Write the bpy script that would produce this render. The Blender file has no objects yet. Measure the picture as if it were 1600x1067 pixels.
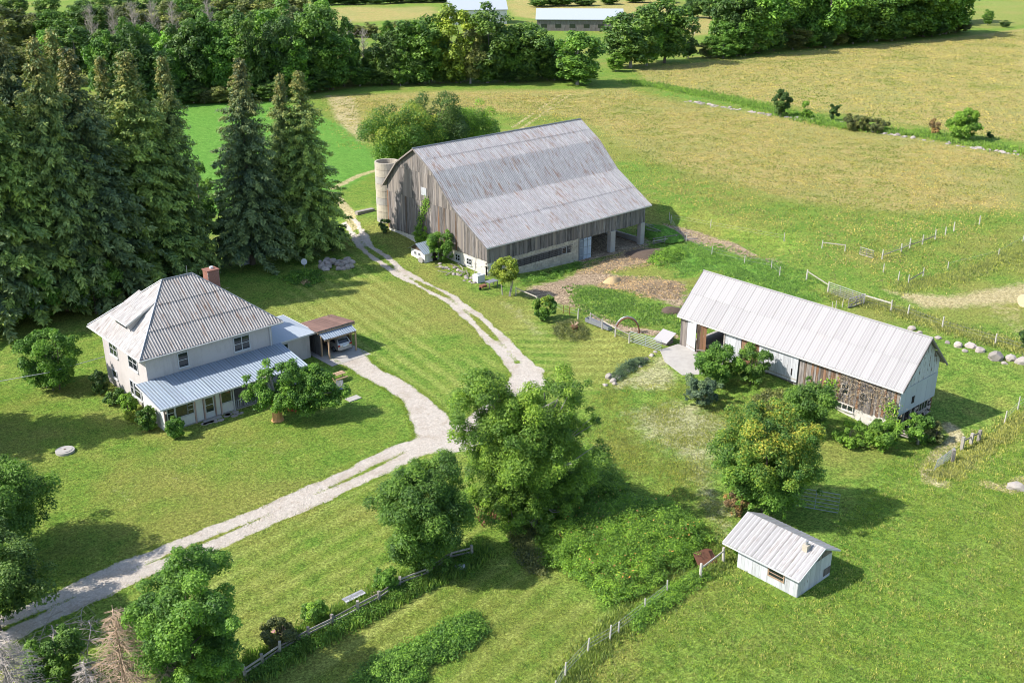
import bpy, math, random
import numpy as np
from mathutils import Vector
C = bpy.context.scene
COL = C.collection
R = math.radians
# ------------------------------------------------------------------ camera
F = 1652.0; HY = 675.0; CH = 45.0
PITCH = math.atan2(HY, F); HEAD = R(47.9)
fw = np.array([math.cos(PITCH)*math.cos(HEAD), math.cos(PITCH)*math.sin(HEAD), -math.sin(PITCH)])
rt = np.array([math.sin(HEAD), -math.cos(HEAD), 0.0])
up = np.cross(rt, fw)
cam = bpy.data.cameras.new('camera'); cam_o = bpy.data.objects.new('camera', cam); COL.objects.link(cam_o)
cam_o.location = (0, 0, CH); cam_o.rotation_euler = (math.pi/2-PITCH, 0, HEAD-math.pi/2)
cam.sensor_width = 36; cam.lens = 36*F/1600; cam.clip_end = 8000; cam.clip_start = 0.5
C.camera = cam_o
# ------------------------------------------------------------------ light
SUN_EL, SUN_AZ = R(43.5), R(149.5)
w = bpy.data.worlds.new('World'); C.world = w; w.use_nodes = True
nt = w.node_tree; bg = nt.nodes['Background']
sky = nt.nodes.new('ShaderNodeTexSky'); sky.sky_type = 'NISHITA'; sky.sun_disc = False
sky.sun_elevation = SUN_EL; sky.sun_rotation = math.pi/2-SUN_AZ
nt.links.new(sky.outputs[0], bg.inputs[0]); bg.inputs[1].default_value = 0.15
sl = bpy.data.lights.new('sun', 'SUN'); sl.energy = 4.3; sl.angle = R(0.53); sl.color = (1, 0.955, 0.89)
so = bpy.data.objects.new('sun', sl); COL.objects.link(so)
sd = Vector((math.cos(SUN_EL)*math.cos(SUN_AZ), math.cos(SUN_EL)*math.sin(SUN_AZ), math.sin(SUN_EL)))
so.rotation_euler = sd.to_track_quat('Z', 'Y').to_euler(); so.location = (40, 60, 90)
C.view_settings.view_transform = 'Standard'; C.view_settings.look = 'None'
C.view_settings.exposure = 0.8; C.view_settings.gamma = 1.0; C.view_settings.use_curve_mapping = False
C.render.engine = 'CYCLES'
try:
    C.cycles.filter_width = 1.0; C.cycles.max_bounces = 6; C.cycles.diffuse_bounces = 3; C.cycles.transmission_bounces = 3; C.cycles.transparent_max_bounces = 4
except Exception: pass

# ------------------------------------------------------------------ terrain height
CP = np.array([(87,101,0),(84,101,0),(80,105,0),(87,108,.25),(86,115,.9),(87,122,1.5),(90,128,1.5),(95,132,1.3),(80,118,.5),(78,128,.5),
 (93,99,-1.3),(98,99,-1.6),(104,99,-1.8),(112,98,-2.0),(118.5,98,-2.2),(125,97,-2.2),(100,93,-1.2),(108,90,-1.2),(116,90,-1.6),(125,88,-1.5),(88,98,-.4),(89,93,-.3),
 (105,104,-1.9),(112,104,-2),(118,104,-2.1),(108,110,-1.9),(114,110,-2),(112,116,-1.9),(98,104,-1.6),(92,104,-1.0),(122,106,-1.8),(126,104,-1.6),
 (86,68,.45),(84,67,.42),(83,64,.42),(79,66,0),(85,60,.5),(85,55,.9),(84,50,.1),(84,46,-.9),(86,41,-1.05),(90,40,-.9),(95,42,-.6),(100,45,-.5),(80,42,-.8),(75,42,-.5),(95,60,0),(96,52,-.2),
 (80,58,.1),(79,52,-.1),(60,60,0),(60,40,0),(50,60,0),(70,70,0),(70,60,0),(70,90,0),(76,95,0),(60,90,0),(45,92,0),(60,110,0),(66,52,0),(100,75,-.2),(110,70,-.3)], float)
def hgt(x, y):
    x = np.asarray(x, float); y = np.asarray(y, float)
    num = np.zeros(np.broadcast(x, y).shape); den = num+0.04
    for a, b, c in CP:
        wg = np.exp(-((x-a)**2+(y-b)**2)/(2*2.6**2)); num = num+wg*c; den = den+wg
    return num/den
def hz(x, y): return float(hgt(x, y))
def ray(px, py): return fw*F + rt*(px-800) + up*(533.5-py)
def G(px, py, dz=0.0):                       # point of the ground seen at a place of the photograph
    d = ray(px, py); z = 0.0
    for _ in range(12):
        t = (z-CH)/d[2]; z = 0.5*z+0.5*(hz(d[0]*t, d[1]*t)+dz)
    t = (z-CH)/d[2]
    return np.array([d[0]*t, d[1]*t, z])
def PL(px, py, ax, c):
    d = ray(px, py); i = 'XYZ'.index(ax); o = np.array([0, 0, CH]); return o+d*((c-o[i])/d[i])
def depth(P): return float((np.asarray(P)-np.array([0, 0, CH])) @ fw)
def height_to(P, py):                        # height of an upright at P whose top shows at row py
    k = (533.5-py)/F; v = np.asarray(P)-np.array([0, 0, CH])
    return float((k*(v@fw)-(v@up))/(up[2]-k*fw[2]))

# ------------------------------------------------------------------ object helpers
class MB:
    def __init__(s): s.v = []; s.f = []
    def add(s, vs, fs):
        n = len(s.v); s.v += [tuple(float(c) for c in q) for q in vs]; s.f += [tuple(n+i for i in q) for q in fs]; return s
    def box(s, a, b):
        x0, y0, z0 = [min(p, q) for p, q in zip(a, b)]; x1, y1, z1 = [max(p, q) for p, q in zip(a, b)]
        return s.add([(x0,y0,z0),(x1,y0,z0),(x1,y1,z0),(x0,y1,z0),(x0,y0,z1),(x1,y0,z1),(x1,y1,z1),(x0,y1,z1)],
              [(0,3,2,1),(4,5,6,7),(0,1,5,4),(1,2,6,5),(2,3,7,6),(3,0,4,7)])
    def beam(s, a, b, wd, ht, upv=(0,0,1)):
        a = np.array(a, float); b = np.array(b, float); d = b-a; d /= np.linalg.norm(d)
        u = np.cross(d, upv)
        if np.linalg.norm(u) < 1e-4: u = np.cross(d, (1, 0, 0))
        u /= np.linalg.norm(u); v = np.cross(u, d)
        vs = [p+u*sx*wd/2+v*sy*ht/2 for p in (a, b) for sx, sy in ((-1,-1),(1,-1),(1,1),(-1,1))]
        return s.add(vs, [(3,2,1,0),(4,5,6,7),(0,1,5,4),(1,2,6,5),(2,3,7,6),(3,0,4,7)])
    def tube(s, pts, rad, n=6, cap=True):
        pts = [np.array(p, float) for p in pts]
        if not hasattr(rad, '__len__'): rad = [rad]*len(pts)
        vs = []; m = len(pts)
        for i, p in enumerate(pts):
            d = pts[min(i+1, m-1)]-pts[max(i-1, 0)]; d /= (np.linalg.norm(d)+1e-9)
            u = np.cross(d, (0.13, 0.31, 0.94) if abs(d[2]) < .95 else (1, 0, 0)); u /= np.linalg.norm(u); v = np.cross(d, u)
            vs += [p+(u*math.cos(2*math.pi*k/n)+v*math.sin(2*math.pi*k/n))*rad[i] for k in range(n)]
        fs = [(i*n+k, i*n+(k+1) % n, (i+1)*n+(k+1) % n, (i+1)*n+k) for i in range(m-1) for k in range(n)]
        if cap: fs += [tuple(range(n-1, -1, -1)), tuple((m-1)*n+k for k in range(n))]
        return s.add(vs, fs)
    def poly_ext(s, pts, nrm, th):           # polygon (3d) extruded by th along -nrm
        pts = [np.array(p, float) for p in pts]; nrm = np.array(nrm, float); n = len(pts)
        vs = pts+[p-nrm*th for p in pts]
        return s.add(vs, [tuple(range(n)), tuple(range(2*n-1, n-1, -1))]+[(i, i+n, (i+1) % n+n, (i+1) % n) for i in range(n)])
    def obj(s, name, mat, parent=None, smooth=False, off=None):
        me = bpy.data.meshes.new(name)
        o3 = np.array(parent.location) if (parent is not None and off is None) else np.array(off if off is not None else (0, 0, 0))
        if parent is not None and parent.parent is not None and off is None: o3 = o3+np.array(parent.parent.location)
        me.from_pydata([tuple(np.array(q)-o3) for q in s.v], [], s.f); me.update()
        if mat: me.materials.append(mat)
        if smooth: me.polygons.foreach_set('use_smooth', [True]*len(me.polygons))
        o = bpy.data.objects.new(name, me); COL.objects.link(o)
        if parent is not None: o.parent = parent
        return o
def quads_mesh(name, V, mat, rnd=None, tip=None):      # V: (n,4,3)
    n = len(V); me = bpy.data.meshes.new(name)
    me.vertices.add(n*4); me.vertices.foreach_set('co', V.reshape(-1).astype(np.float32))
    me.loops.add(n*4); me.loops.foreach_set('vertex_index', np.arange(n*4, dtype=np.int32))
    me.polygons.add(n); me.polygons.foreach_set('loop_start', np.arange(0, n*4, 4, dtype=np.int32))
    me.polygons.foreach_set('loop_total', np.full(n, 4, dtype=np.int32))
    me.update(calc_edges=True)
    if rnd is not None:
        at = me.attributes.new('rnd', 'FLOAT', 'FACE'); at.data.foreach_set('value', rnd.astype(np.float32))
    if tip is not None:
        at = me.attributes.new('tip', 'FLOAT', 'FACE'); at.data.foreach_set('value', tip.astype(np.float32))
    me.materials.append(mat); return me
def thing(name, label, cat, loc, group=None, rz=0):
    o = bpy.data.objects.new(name, None); COL.objects.link(o); o.location = tuple(float(c) for c in loc)
    o.rotation_euler = (0, 0, rz); o.empty_display_size = .3
    o['label'] = label; o['category'] = cat
    if group: o['group'] = group
    return o
def tag(o, label, cat, group=None):
    o['label'] = label; o['category'] = cat
    if group: o['group'] = group
    return o
def child(o, parent):
    o.parent = parent; return o
def copytree(o, parent=None):
    c = o.copy(); COL.objects.link(c); c.parent = parent
    for ch in list(o.children): copytree(ch, c)
    return c
def recentre(o):                              # a one-mesh thing gets its origin at its base
    me = o.data; n = len(me.vertices); a = np.empty(n*3); me.vertices.foreach_get('co', a); a = a.reshape(-1, 3)
    c = np.array([a[:, 0].mean(), a[:, 1].mean(), a[:, 2].min()]); me.vertices.foreach_set('co', (a-c).reshape(-1)); me.update()
    o.location = tuple(c); return o

# ------------------------------------------------------------------ materials
def newmat(name):
    m = bpy.data.materials.new(name); m.use_nodes = True; n = m.node_tree
    return m, n, n.nodes['Principled BSDF']
def N(n, t, **kw):
    x = n.nodes.new(t)
    for k, v in kw.items():
        if hasattr(x, k): setattr(x, k, v)
        else: x.inputs[k.replace('_', ' ')].default_value = v
    return x
def L(n, a, b): n.links.new(a, b)
def noise(n, vec, scale, detail=3, rough=.6):
    x = n.nodes.new('ShaderNodeTexNoise'); x.inputs['Scale'].default_value = scale; x.inputs['Detail'].default_value = detail
    x.inputs['Roughness'].default_value = rough; L(n, vec, x.inputs['Vector']); return x.outputs[0]
def mapping(n, vec, scale=(1,1,1), rot=(0,0,0)):
    x = n.nodes.new('ShaderNodeMapping'); x.inputs['Scale'].default_value = scale; x.inputs['Rotation'].default_value = rot
    L(n, vec, x.inputs[0]); return x.outputs[0]
def mathn(n, op, a, b=None, c=None, clamp=False):
    x = n.nodes.new('ShaderNodeMath'); x.operation = op; x.use_clamp = clamp
    for i, q in enumerate((a, b, c)):
        if q is None: continue
        if isinstance(q, (int, float)): x.inputs[i].default_value = q
        else: L(n, q, x.inputs[i])
    return x.outputs[0]
def mixc(n, f, a, b, bt='MIX'):
    x = n.nodes.new('ShaderNodeMix'); x.data_type = 'RGBA'; x.blend_type = bt
    for i, q in ((0, f), (6, a), (7, b)):
        if isinstance(q, (int, float)): x.inputs[i].default_value = q
        elif isinstance(q, tuple): x.inputs[i].default_value = (q[0], q[1], q[2], 1)
        else: L(n, q, x.inputs[i])
    return x.outputs[2]
def step(n, v, a, b):
    x = n.nodes.new('ShaderNodeMapRange'); x.interpolation_type = 'SMOOTHSTEP'; L(n, v, x.inputs[0])
    x.inputs[1].default_value = a; x.inputs[2].default_value = b; return x.outputs[0]
def bump(n, b, h, st, dist=.1):
    x = n.nodes.new('ShaderNodeBump'); x.inputs['Strength'].default_value = st; x.inputs['Distance'].default_value = dist
    L(n, h, x.inputs['Height']); L(n, x.outputs[0], b.inputs['Normal'])
def simple(name, col, rough=.7, metal=0, var=.25, sc=3.0, spec=.4, objvar=0.0, bmp=0.0):
    m, n, b = newmat(name); pos = n.nodes.new('ShaderNodeNewGeometry').outputs['Position']
    ns = noise(n, pos, sc, 4, .65)
    f = mathn(n, 'MULTIPLY_ADD', ns, var*2, 1-var)
    if objvar:
        oi = n.nodes.new('ShaderNodeObjectInfo').outputs['Random']; f = mathn(n, 'MULTIPLY', f, mathn(n, 'MULTIPLY_ADD', oi, objvar*2, 1-objvar))
    vm = n.nodes.new('ShaderNodeVectorMath'); vm.operation = 'SCALE'; vm.inputs[0].default_value = col; L(n, f, vm.inputs['Scale'])
    L(n, vm.outputs[0], b.inputs['Base Color']); b.inputs['Roughness'].default_value = rough; b.inputs['Metallic'].default_value = metal
    b.inputs['Specular IOR Level'].default_value = spec
    if bmp: bump(n, b, noise(n, pos, sc*4, 3), bmp, .05)
    return m
def wood(name, cols, streak=(9, 9, .5), rough=.85, peel=None, ov=.8):
    m, n, b = newmat(name); pos = n.nodes.new('ShaderNodeNewGeometry').outputs['Position']
    oi = n.nodes.new('ShaderNodeObjectInfo').outputs['Random']
    a = noise(n, mapping(n, pos, streak), 1.0, 5, .7); c = noise(n, mapping(n, pos, (1, 1, .35)), .8, 3)
    col = mixc(n, step(n, a, .3, .72), cols[0], cols[1])
    col = mixc(n, step(n, mathn(n, 'ADD', c, mathn(n, 'MULTIPLY_ADD', oi, .3, -.15)), .42, .62), col, cols[2])
    f = mathn(n, 'MULTIPLY_ADD', oi, ov, 1-ov/2)
    cc = n.nodes.new('ShaderNodeCombineColor'); [L(n, f, cc.inputs[i]) for i in range(3)]
    col = mixc(n, 1.0, col, cc.outputs[0], 'MULTIPLY')
    if peel: col = mixc(n, step(n, noise(n, mapping(n, pos, peel[1]), 1.0, 5, .75), peel[2], peel[2]+.06), col, peel[0])
    L(n, col, b.inputs['Base Color']); b.inputs['Roughness'].default_value = rough; b.inputs['Specular IOR Level'].default_value = .2
    bump(n, b, a, .5, .03); return m
def metal_roof(name, base, rust, amt, sd=(1, 1, 1), rough=.5, dark=(.2, .2, .21), metal=.25, rc2=(.22, .16, .12)):
    m, n, b = newmat(name); pos = n.nodes.new('ShaderNodeNewGeometry').outputs['Position']
    oi = n.nodes.new('ShaderNodeObjectInfo').outputs['Random']
    s1 = noise(n, mapping(n, pos, sd), 2.2, 5, .7); s2 = noise(n, pos, .22, 4, .6); s3 = noise(n, pos, 7.0, 3, .6)
    s4 = noise(n, mapping(n, pos, sd), 5.0, 4, .75)
    col = mixc(n, step(n, s4, .35, .7), dark, base)
    col = mixc(n, .45, col, base)
    r1 = mathn(n, 'MULTIPLY', step(n, s1, .48, .7), step(n, mathn(n, 'ADD', s2, mathn(n, 'MULTIPLY_ADD', oi, .16, -.08)), .60-amt*.25, .74-amt*.25))
    col = mixc(n, mathn(n, 'MULTIPLY', r1, .95), col, rust)
    col = mixc(n, mathn(n, 'MULTIPLY', step(n, s3, .6, .75), .3), col, rc2)
    ra = n.nodes.new('ShaderNodeAttribute'); ra.attribute_name = 'rib'
    f = mathn(n, 'MULTIPLY', mathn(n, 'MULTIPLY_ADD', oi, .16, .92), mathn(n, 'MULTIPLY_ADD', ra.outputs['Fac'], .24, .9))
    cc = n.nodes.new('ShaderNodeCombineColor'); [L(n, f, cc.inputs[i]) for i in range(3)]
    col = mixc(n, 1.0, col, cc.outputs[0], 'MULTIPLY')
    L(n, col, b.inputs['Base Color']); b.inputs['Roughness'].default_value = rough; b.inputs['Metallic'].default_value = metal
    return m
def leafmat(name, trans=.3, tint=None, field=None):
    m, n, b = newmat(name); oi = n.nodes.new('ShaderNodeObjectInfo')
    at = n.nodes.new('ShaderNodeAttribute'); at.attribute_name = 'rnd'
    pos = n.nodes.new('ShaderNodeNewGeometry').outputs['Position']
    big = noise(n, pos, .45, 3); r = at.outputs['Fac']
    v = mathn(n, 'ADD', mathn(n, 'MULTIPLY', r, .85), mathn(n, 'MULTIPLY', big, .5))
    f = mathn(n, 'MULTIPLY_ADD', mathn(n, 'POWER', v, 1.3), 1.55, .2)
    cc = n.nodes.new('ShaderNodeCombineColor'); L(n, mathn(n, 'MULTIPLY', f, mathn(n, 'MULTIPLY_ADD', r, .35, .85)), cc.inputs[0]); L(n, f, cc.inputs[1]); L(n, mathn(n, 'POWER', f, .5), cc.inputs[2])
    base = oi.outputs['Color']
    if tint:
        ta = n.nodes.new('ShaderNodeAttribute'); ta.attribute_name = 'tip'
        base = mixc(n, mathn(n, 'MULTIPLY', ta.outputs['Fac'], mathn(n, 'MULTIPLY', .8, step(n, mathn(n, 'ADD', r, mathn(n, 'MULTIPLY', ta.outputs['Fac'], .3)), .5, .85))), base, tint)
    if field:
        base = mixc(n, mathn(n, 'MULTIPLY', step(n, noise(n, pos, .06, 5, .7), .42, .6), .85), base, field)
    col = mixc(n, 1.0, base, cc.outputs[0], 'MULTIPLY')
    L(n, col, b.inputs['Base Color']); b.inputs['Roughness'].default_value = .55; b.inputs['Specular IOR Level'].default_value = .25
    tr = n.nodes.new('ShaderNodeBsdfTranslucent')
    L(n, mixc(n, 1.0, col, (.9, 1.2, .5), 'MULTIPLY'), tr.inputs[0])
    mx = n.nodes.new('ShaderNodeMixShader'); mx.inputs[0].default_value = trans
    L(n, b.outputs[0], mx.inputs[1]); L(n, tr.outputs[0], mx.inputs[2]); L(n, mx.outputs[0], n.nodes['Material Output'].inputs[0])
    return m
M = {}
M['leaf'] = leafmat('leaf'); M['needle'] = leafmat('needle', .15, (.19, .165, .06)); M['blade'] = leafmat('blade', .35); M['fieldblade'] = leafmat('field_blade', .3, None, (.2, .25, .06)); M['autumn'] = leafmat('autumn_leaf', .3, (.40, .30, .055))
M['bark'] = simple('bark', (.13, .105, .08), .9, var=.5, sc=6, bmp=.6)
M['greybark'] = simple('grey_bark', (.3, .27, .24), .9, var=.4, sc=6, bmp=.6)
M['cutwood'] = simple('cut_wood', (.5, .27, .11), .85, var=.35, sc=5)
M['deadwood'] = simple('dead_wood', (.36, .31, .27), .9, var=.3, sc=3)
M['drytwig'] = simple('dry_twig', (.42, .3, .2), .9, var=.3, sc=3)
M['stucco_plain'] = simple('stucco', (.50, .455, .435), .9, var=.12, sc=1.0, bmp=.25)
def stained(name, base, stain):
    m, n, b = newmat(name); pos = n.nodes.new('ShaderNodeNewGeometry').outputs['Position']
    a = noise(n, mapping(n, pos, (1.3, 1.3, .22)), 1.6, 5, .75); c = noise(n, pos, .5, 4, .6); d = noise(n, pos, 9, 3, .7)
    col = mixc(n, mathn(n, 'MULTIPLY', step(n, a, .48, .72), .55), base, stain); col = mixc(n, mathn(n, 'MULTIPLY', step(n, c, .45, .65), .35), col, tuple(q*.82 for q in base))
    L(n, col, b.inputs['Base Color']); b.inputs['Roughness'].default_value = .92; b.inputs['Specular IOR Level'].default_value = .15; bump(n, b, d, .35, .02); return m
M['stucco'] = stained('stained_stucco', (.51, .465, .445), (.36, .32, .30))
M['white'] = simple('white_paint', (.52, .52, .52), .6, var=.12, sc=3)
M['clap'] = simple('siding_paint', (.62, .6, .58), .7, var=.12, sc=2)
M['glass'] = simple('window_glass', (.02, .025, .03), .08, var=.3, sc=.9, spec=.8)
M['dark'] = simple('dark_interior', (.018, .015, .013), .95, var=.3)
M['brick'] = simple('chimney_brick', (.24, .11, .08), .9, var=.35, sc=9, objvar=.2)
M['mortar'] = simple('mortar', (.38, .33, .29), .95, var=.2)
M['concrete'] = simple('concrete', (.36, .335, .30), .9, var=.28, sc=1.3, bmp=.25)
M['whitewash'] = simple('whitewashed_masonry', (.58, .54, .48), .9, var=.35, sc=1.8, bmp=.5)
M['block'] = simple('masonry_block', (.42, .37, .29), .92, var=.35, sc=1.6, bmp=.5, objvar=.12)
M['stone'] = simple('field_stone', (.34, .29, .26), .9, var=.4, sc=2.2, bmp=.5, objvar=.25)
M['palestone'] = simple('pale_stone', (.31, .275, .24), .9, var=.35, sc=2.2, bmp=.5, objvar=.2)
M['wood_grey'] = wood('weathered_barn_wood', ((.085, .072, .064), (.36, .325, .30), (.21, .18, .155)))
M['wood_dark'] = wood('dark_barn_wood', ((.06, .052, .048), (.30, .28, .27), (.16, .14, .13)))
M['wood_brown'] = wood('brown_barn_wood', ((.07, .045, .03), (.30, .23, .18), (.19, .10, .055)))
M['wood_rust'] = wood('reddish_barn_wood', ((.08, .045, .03), (.33, .17, .09), (.22, .1, .05)))
M['wood_white'] = wood('whitewashed_boards', ((.36, .36, .37), (.54, .55, .56), (.47, .48, .49)), peel=((.2, .17, .15), (5, 5, .9), .62), ov=.2)
M['wood_peel'] = wood('peeling_white_boards', ((.36, .38, .4), (.56, .58, .6), (.46, .48, .5)), peel=((.12, .09, .07), (2.2, 2.2, .8), .55), ov=.15)
M['fence'] = wood('fence_wood', ((.16, .14, .12), (.42, .38, .34), (.30, .27, .23)), streak=(5, 5, 5))
M['postwhite'] = simple('pale_post_wood', (.5, .46, .4), .9, var=.3, sc=5)
M['roof_barn'] = metal_roof('old_galvanised_roof', (.47, .45, .44), (.25, .15, .10), 1.0, (1.1, .22, .22), dark=(.2,.185,.185), metal=.1, rough=.6)
M['roof_house'] = metal_roof('worn_steel_roof', (.43, .395, .365), (.22, .14, .10), .95, (1.3, .22, .22), dark=(.2, .18, .165), metal=0, rough=.65)
M['roof_house_x'] = metal_roof('worn_steel_roof_side', (.48, .455, .43), (.20, .15, .12), .8, (.25, 1.3, .25), dark=(.2, .18, .17), metal=0, rough=.65)
M['roof_small'] = metal_roof('pale_steel_roof', (.35, .33, .325), (.38, .34, .32), .25, (.4, 3, .4), dark=(.33, .32, .32), metal=0, rough=.75)
M['roof_shed'] = metal_roof('shed_steel_roof', (.39, .38, .375), (.22, .18, .15), .8, (.35, 4, .35), dark=(.24, .22, .21), metal=0, rough=.7)
M['roof_porch'] = metal_roof('porch_steel_roof', (.27, .32, .37), (.36, .37, .37), .1, (3, .4, .4), dark=(.19, .225, .27), rough=.55, metal=.15)
M['awning'] = metal_roof('shade_toned_awning', (.24, .29, .35), (.2, .2, .2), .2, (3, .4, .4), dark=(.16, .2, .25), rough=.6, metal=0)  # blue shade on the awning is painted into its darker base colour
M['roof_ext'] = metal_roof('flat_white_roof', (.42, .46, .5), (.42, .42, .42), .1, dark=(.4, .44, .48), metal=0, rough=.7)
M['roof_rust'] = simple('rusty_roof', (.17, .10, .078), .7, var=.35, sc=1.5, objvar=.15)
M['rust'] = simple('rusty_iron', (.19, .08, .045), .8, var=.4, sc=4)
M['gal'] = simple('galvanised_gate', (.27, .3, .3), .6, metal=0.0, var=.15)
M['greygate'] = simple('grey_gate', (.33, .33, .32), .6, var=.25)
M['steel'] = simple('dull_steel', (.3, .31, .33), .5, metal=.5, var=.3)
M['gutter'] = simple('gutter_paint', (.55, .53, .5), .6, var=.2)
M['bluedoor'] = wood('blue_grey_door', ((.2, .24, .28), (.42, .47, .52), (.3, .35, .4)))
M['carpaint'] = simple('silver_car_paint', (.6, .55, .5), .3, metal=.5, var=.04, spec=.6)
M['rubber'] = simple('black_rubber', (.02, .02, .02), .8)
M['redlamp'] = simple('red_lamp', (.35, .02, .015), .25)
M['plate'] = simple('number_plate', (.75, .78, .8), .4, var=.03)
M['blue'] = simple('dark_blue_plastic', (.03, .04, .12), .5)
M['straw'] = simple('straw_heap', (.46, .33, .17), .95, var=.35, sc=6, bmp=.8)
M['hay'] = simple('hay_bale', (.55, .43, .28), .95, var=.3, sc=6, bmp=.8)
M['soil'] = simple('dark_soil', (.1, .07, .05), .95, var=.4, sc=3, bmp=.5)
M['flower'] = simple('pink_flowers', (.5, .25, .27), .8, var=.3, sc=8)
M['redflower'] = simple('red_flowers', (.55, .06, .05), .8, var=.3, sc=8)
M['slatwood'] = wood('grey_bench_wood', ((.2, .2, .22), (.38, .38, .4), (.3, .3, .31)), streak=(4, 4, 4))
M['pinkwood'] = wood('porch_post_wood', ((.3, .2, .17), (.45, .34, .3), (.38, .26, .22)))
M['tan'] = wood('tan_timber', ((.26, .17, .1), (.5, .36, .24), (.38, .26, .16)))

# the ground material: masks live on the mesh (mA: gravel, dirt, dry, lush; mB: mown amount, straw, rough, pale; su: stripe coordinate)
def ground_mat():
    m, n, b = newmat('ground_cover'); pos = n.nodes.new('ShaderNodeNewGeometry').outputs['Position']
    A = N(n, 'ShaderNodeAttribute'); A.attribute_name = 'mA'; B = N(n, 'ShaderNodeAttribute'); B.attribute_name = 'mB'; S = N(n, 'ShaderNodeAttribute'); S.attribute_name = 'su'
    sa = N(n, 'ShaderNodeSeparateColor'); L(n, A.outputs['Color'], sa.inputs[0]); sb = N(n, 'ShaderNodeSeparateColor'); L(n, B.outputs['Color'], sb.inputs[0])
    gravel, dirt, dry = sa.outputs; lush = A.outputs['Alpha']; mown, straw, rough = sb.outputs; pale = B.outputs['Alpha']
    n1 = noise(n, pos, .045, 5, .65); n2 = noise(n, pos, .33, 5, .7); n3 = noise(n, pos, 1.6, 5, .75); n4 = noise(n, pos, 6.5, 4, .8)
    n5 = noise(n, mapping(n, pos, (1, .45, 1), (0, 0, R(48))), 1.1, 5, .8); nd = noise(n, pos, .9, 6, .75); n6 = noise(n, pos, 19, 2, .7)
    def msk(x, a=.35, b_=.65, k=.9):
        return step(n, mathn(n, 'ADD', x, mathn(n, 'MULTIPLY_ADD', nd, k, -k/2)), a, b_)
    g = mixc(n, step(n, n3, .3, .7), (.075, .165, .02), (.185, .305, .045))
    g = mixc(n, step(n, n2, .35, .68), g, mixc(n, n4, (.125, .205, .025), (.28, .33, .07)))
    nb = noise(n, pos, .75, 6, .82); g = mixc(n, mathn(n, 'MULTIPLY', step(n, nb, .53, .66), .6), g, (.045, .11, .016)); g = mixc(n, mathn(n, 'MULTIPLY', step(n, nb, .46, .34), .42), g, (.40, .38, .10))
    g = mixc(n, mathn(n, 'MULTIPLY', step(n, n1, .46, .62), .5), g, (.30, .25, .075))
    # mown stripes
    sw = mathn(n, 'ADD', mathn(n, 'SINE', mathn(n, 'MULTIPLY', mathn(n, 'ADD', S.outputs['Fac'], mathn(n, 'MULTIPLY', n2, 1.1)), 2*math.pi/1.9)), mathn(n, 'MULTIPLY_ADD', n3, 2.2, -1.1))
    sf = mathn(n, 'MULTIPLY', mathn(n, 'MULTIPLY', step(n, sw, -.6, 1.0), mown), mathn(n, 'MULTIPLY_ADD', n2, 1.5, -.3, True))
    g = mixc(n, sf, g, mixc(n, n3, (.24, .31, .05), (.42, .43, .14)))
    lu = mixc(n, step(n, n5, .3, .7), (.07, .20, .025), (.16, .34, .055)); g = mixc(n, mathn(n, 'MULTIPLY', msk(lush, .3, .75, 1.1), .9), g, lu)
    ro = mixc(n, step(n, n5, .35, .65), (.07, .17, .02), (.23, .33, .06)); g = mixc(n, mathn(n, 'MULTIPLY', msk(rough), .8), g, ro)
    dr = mixc(n, step(n, n5, .3, .72), (.27, .20, .06), (.51, .41, .17)); dr = mixc(n, mathn(n, 'MULTIPLY', step(n, n2, .45, .62), .6), dr, (.26, .29, .075)); dr = mixc(n, mathn(n, 'MULTIPLY', step(n, n1, .48, .6), .6), dr, (.27, .28, .09))
    g = mixc(n, mathn(n, 'MULTIPLY', msk(dry, .3, .8, 1.0), .92), g, dr)
    st = mixc(n, step(n, n3, .3, .7), (.36, .29, .13), (.58, .48, .28)); g = mixc(n, mathn(n, 'MULTIPLY', msk(straw, .4, .75, 1.0), .9), g, st)
    pl = mixc(n, step(n, n3, .35, .65), (.34, .31, .15), (.5, .45, .28)); g = mixc(n, mathn(n, 'MULTIPLY', msk(pale, .45, .9, 1.3), .7), g, pl)
    di = mixc(n, step(n, n3, .35, .65), (.21, .145, .09), (.41, .31, .20)); di = mixc(n, step(n, n4, .5, .65), di, (.52, .41, .28))
    g = mixc(n, msk(dirt, .4, .6, .9), g, di)
    gr = mixc(n, step(n, n6, .3, .7), (.45, .395, .33), (.64, .575, .50)); gr = mixc(n, mathn(n, 'MULTIPLY', step(n, n3, .5, .72), .55), gr, (.36, .285, .205))
    gr = mixc(n, mathn(n, 'MULTIPLY', step(n, n2, .45, .65), .55), gr, (.40, .325, .25)); gr = mixc(n, mathn(n, 'MULTIPLY', step(n, n4, .56, .7), .4), gr, (.3, .27, .24))
    gm = msk(gravel, .4, .6, .95); g = mixc(n, gm, g, gr)
    n7 = noise(n, pos, 3.1, 4, .8); f = mathn(n, 'MULTIPLY', mathn(n, 'MULTIPLY', mathn(n, 'MULTIPLY_ADD', step(n, n4, .3, .7), 1.0, .5), mathn(n, 'MULTIPLY_ADD', n6, .7, .65)), mathn(n, 'MULTIPLY_ADD', step(n, n7, .36, .64), .7, .62)); f = mathn(n, 'ADD', mathn(n, 'MULTIPLY', f, mathn(n, 'SUBTRACT', 1.0, mathn(n, 'MULTIPLY', gm, .75))), mathn(n, 'MULTIPLY', gm, .75))
    cc = n.nodes.new('ShaderNodeCombineColor'); [L(n, f, cc.inputs[i]) for i in range(3)]
    g = mixc(n, 1.0, g, cc.outputs[0], 'MULTIPLY')
    L(n, g, b.inputs['Base Color']); b.inputs['Roughness'].default_value = .95; b.inputs['Specular IOR Level'].default_value = .1
    hs = mathn(n, 'ADD', mathn(n, 'MULTIPLY', n4, .5), mathn(n, 'ADD', mathn(n, 'MULTIPLY', n3, 1.0), mathn(n, 'MULTIPLY', n6, .25)))
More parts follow.
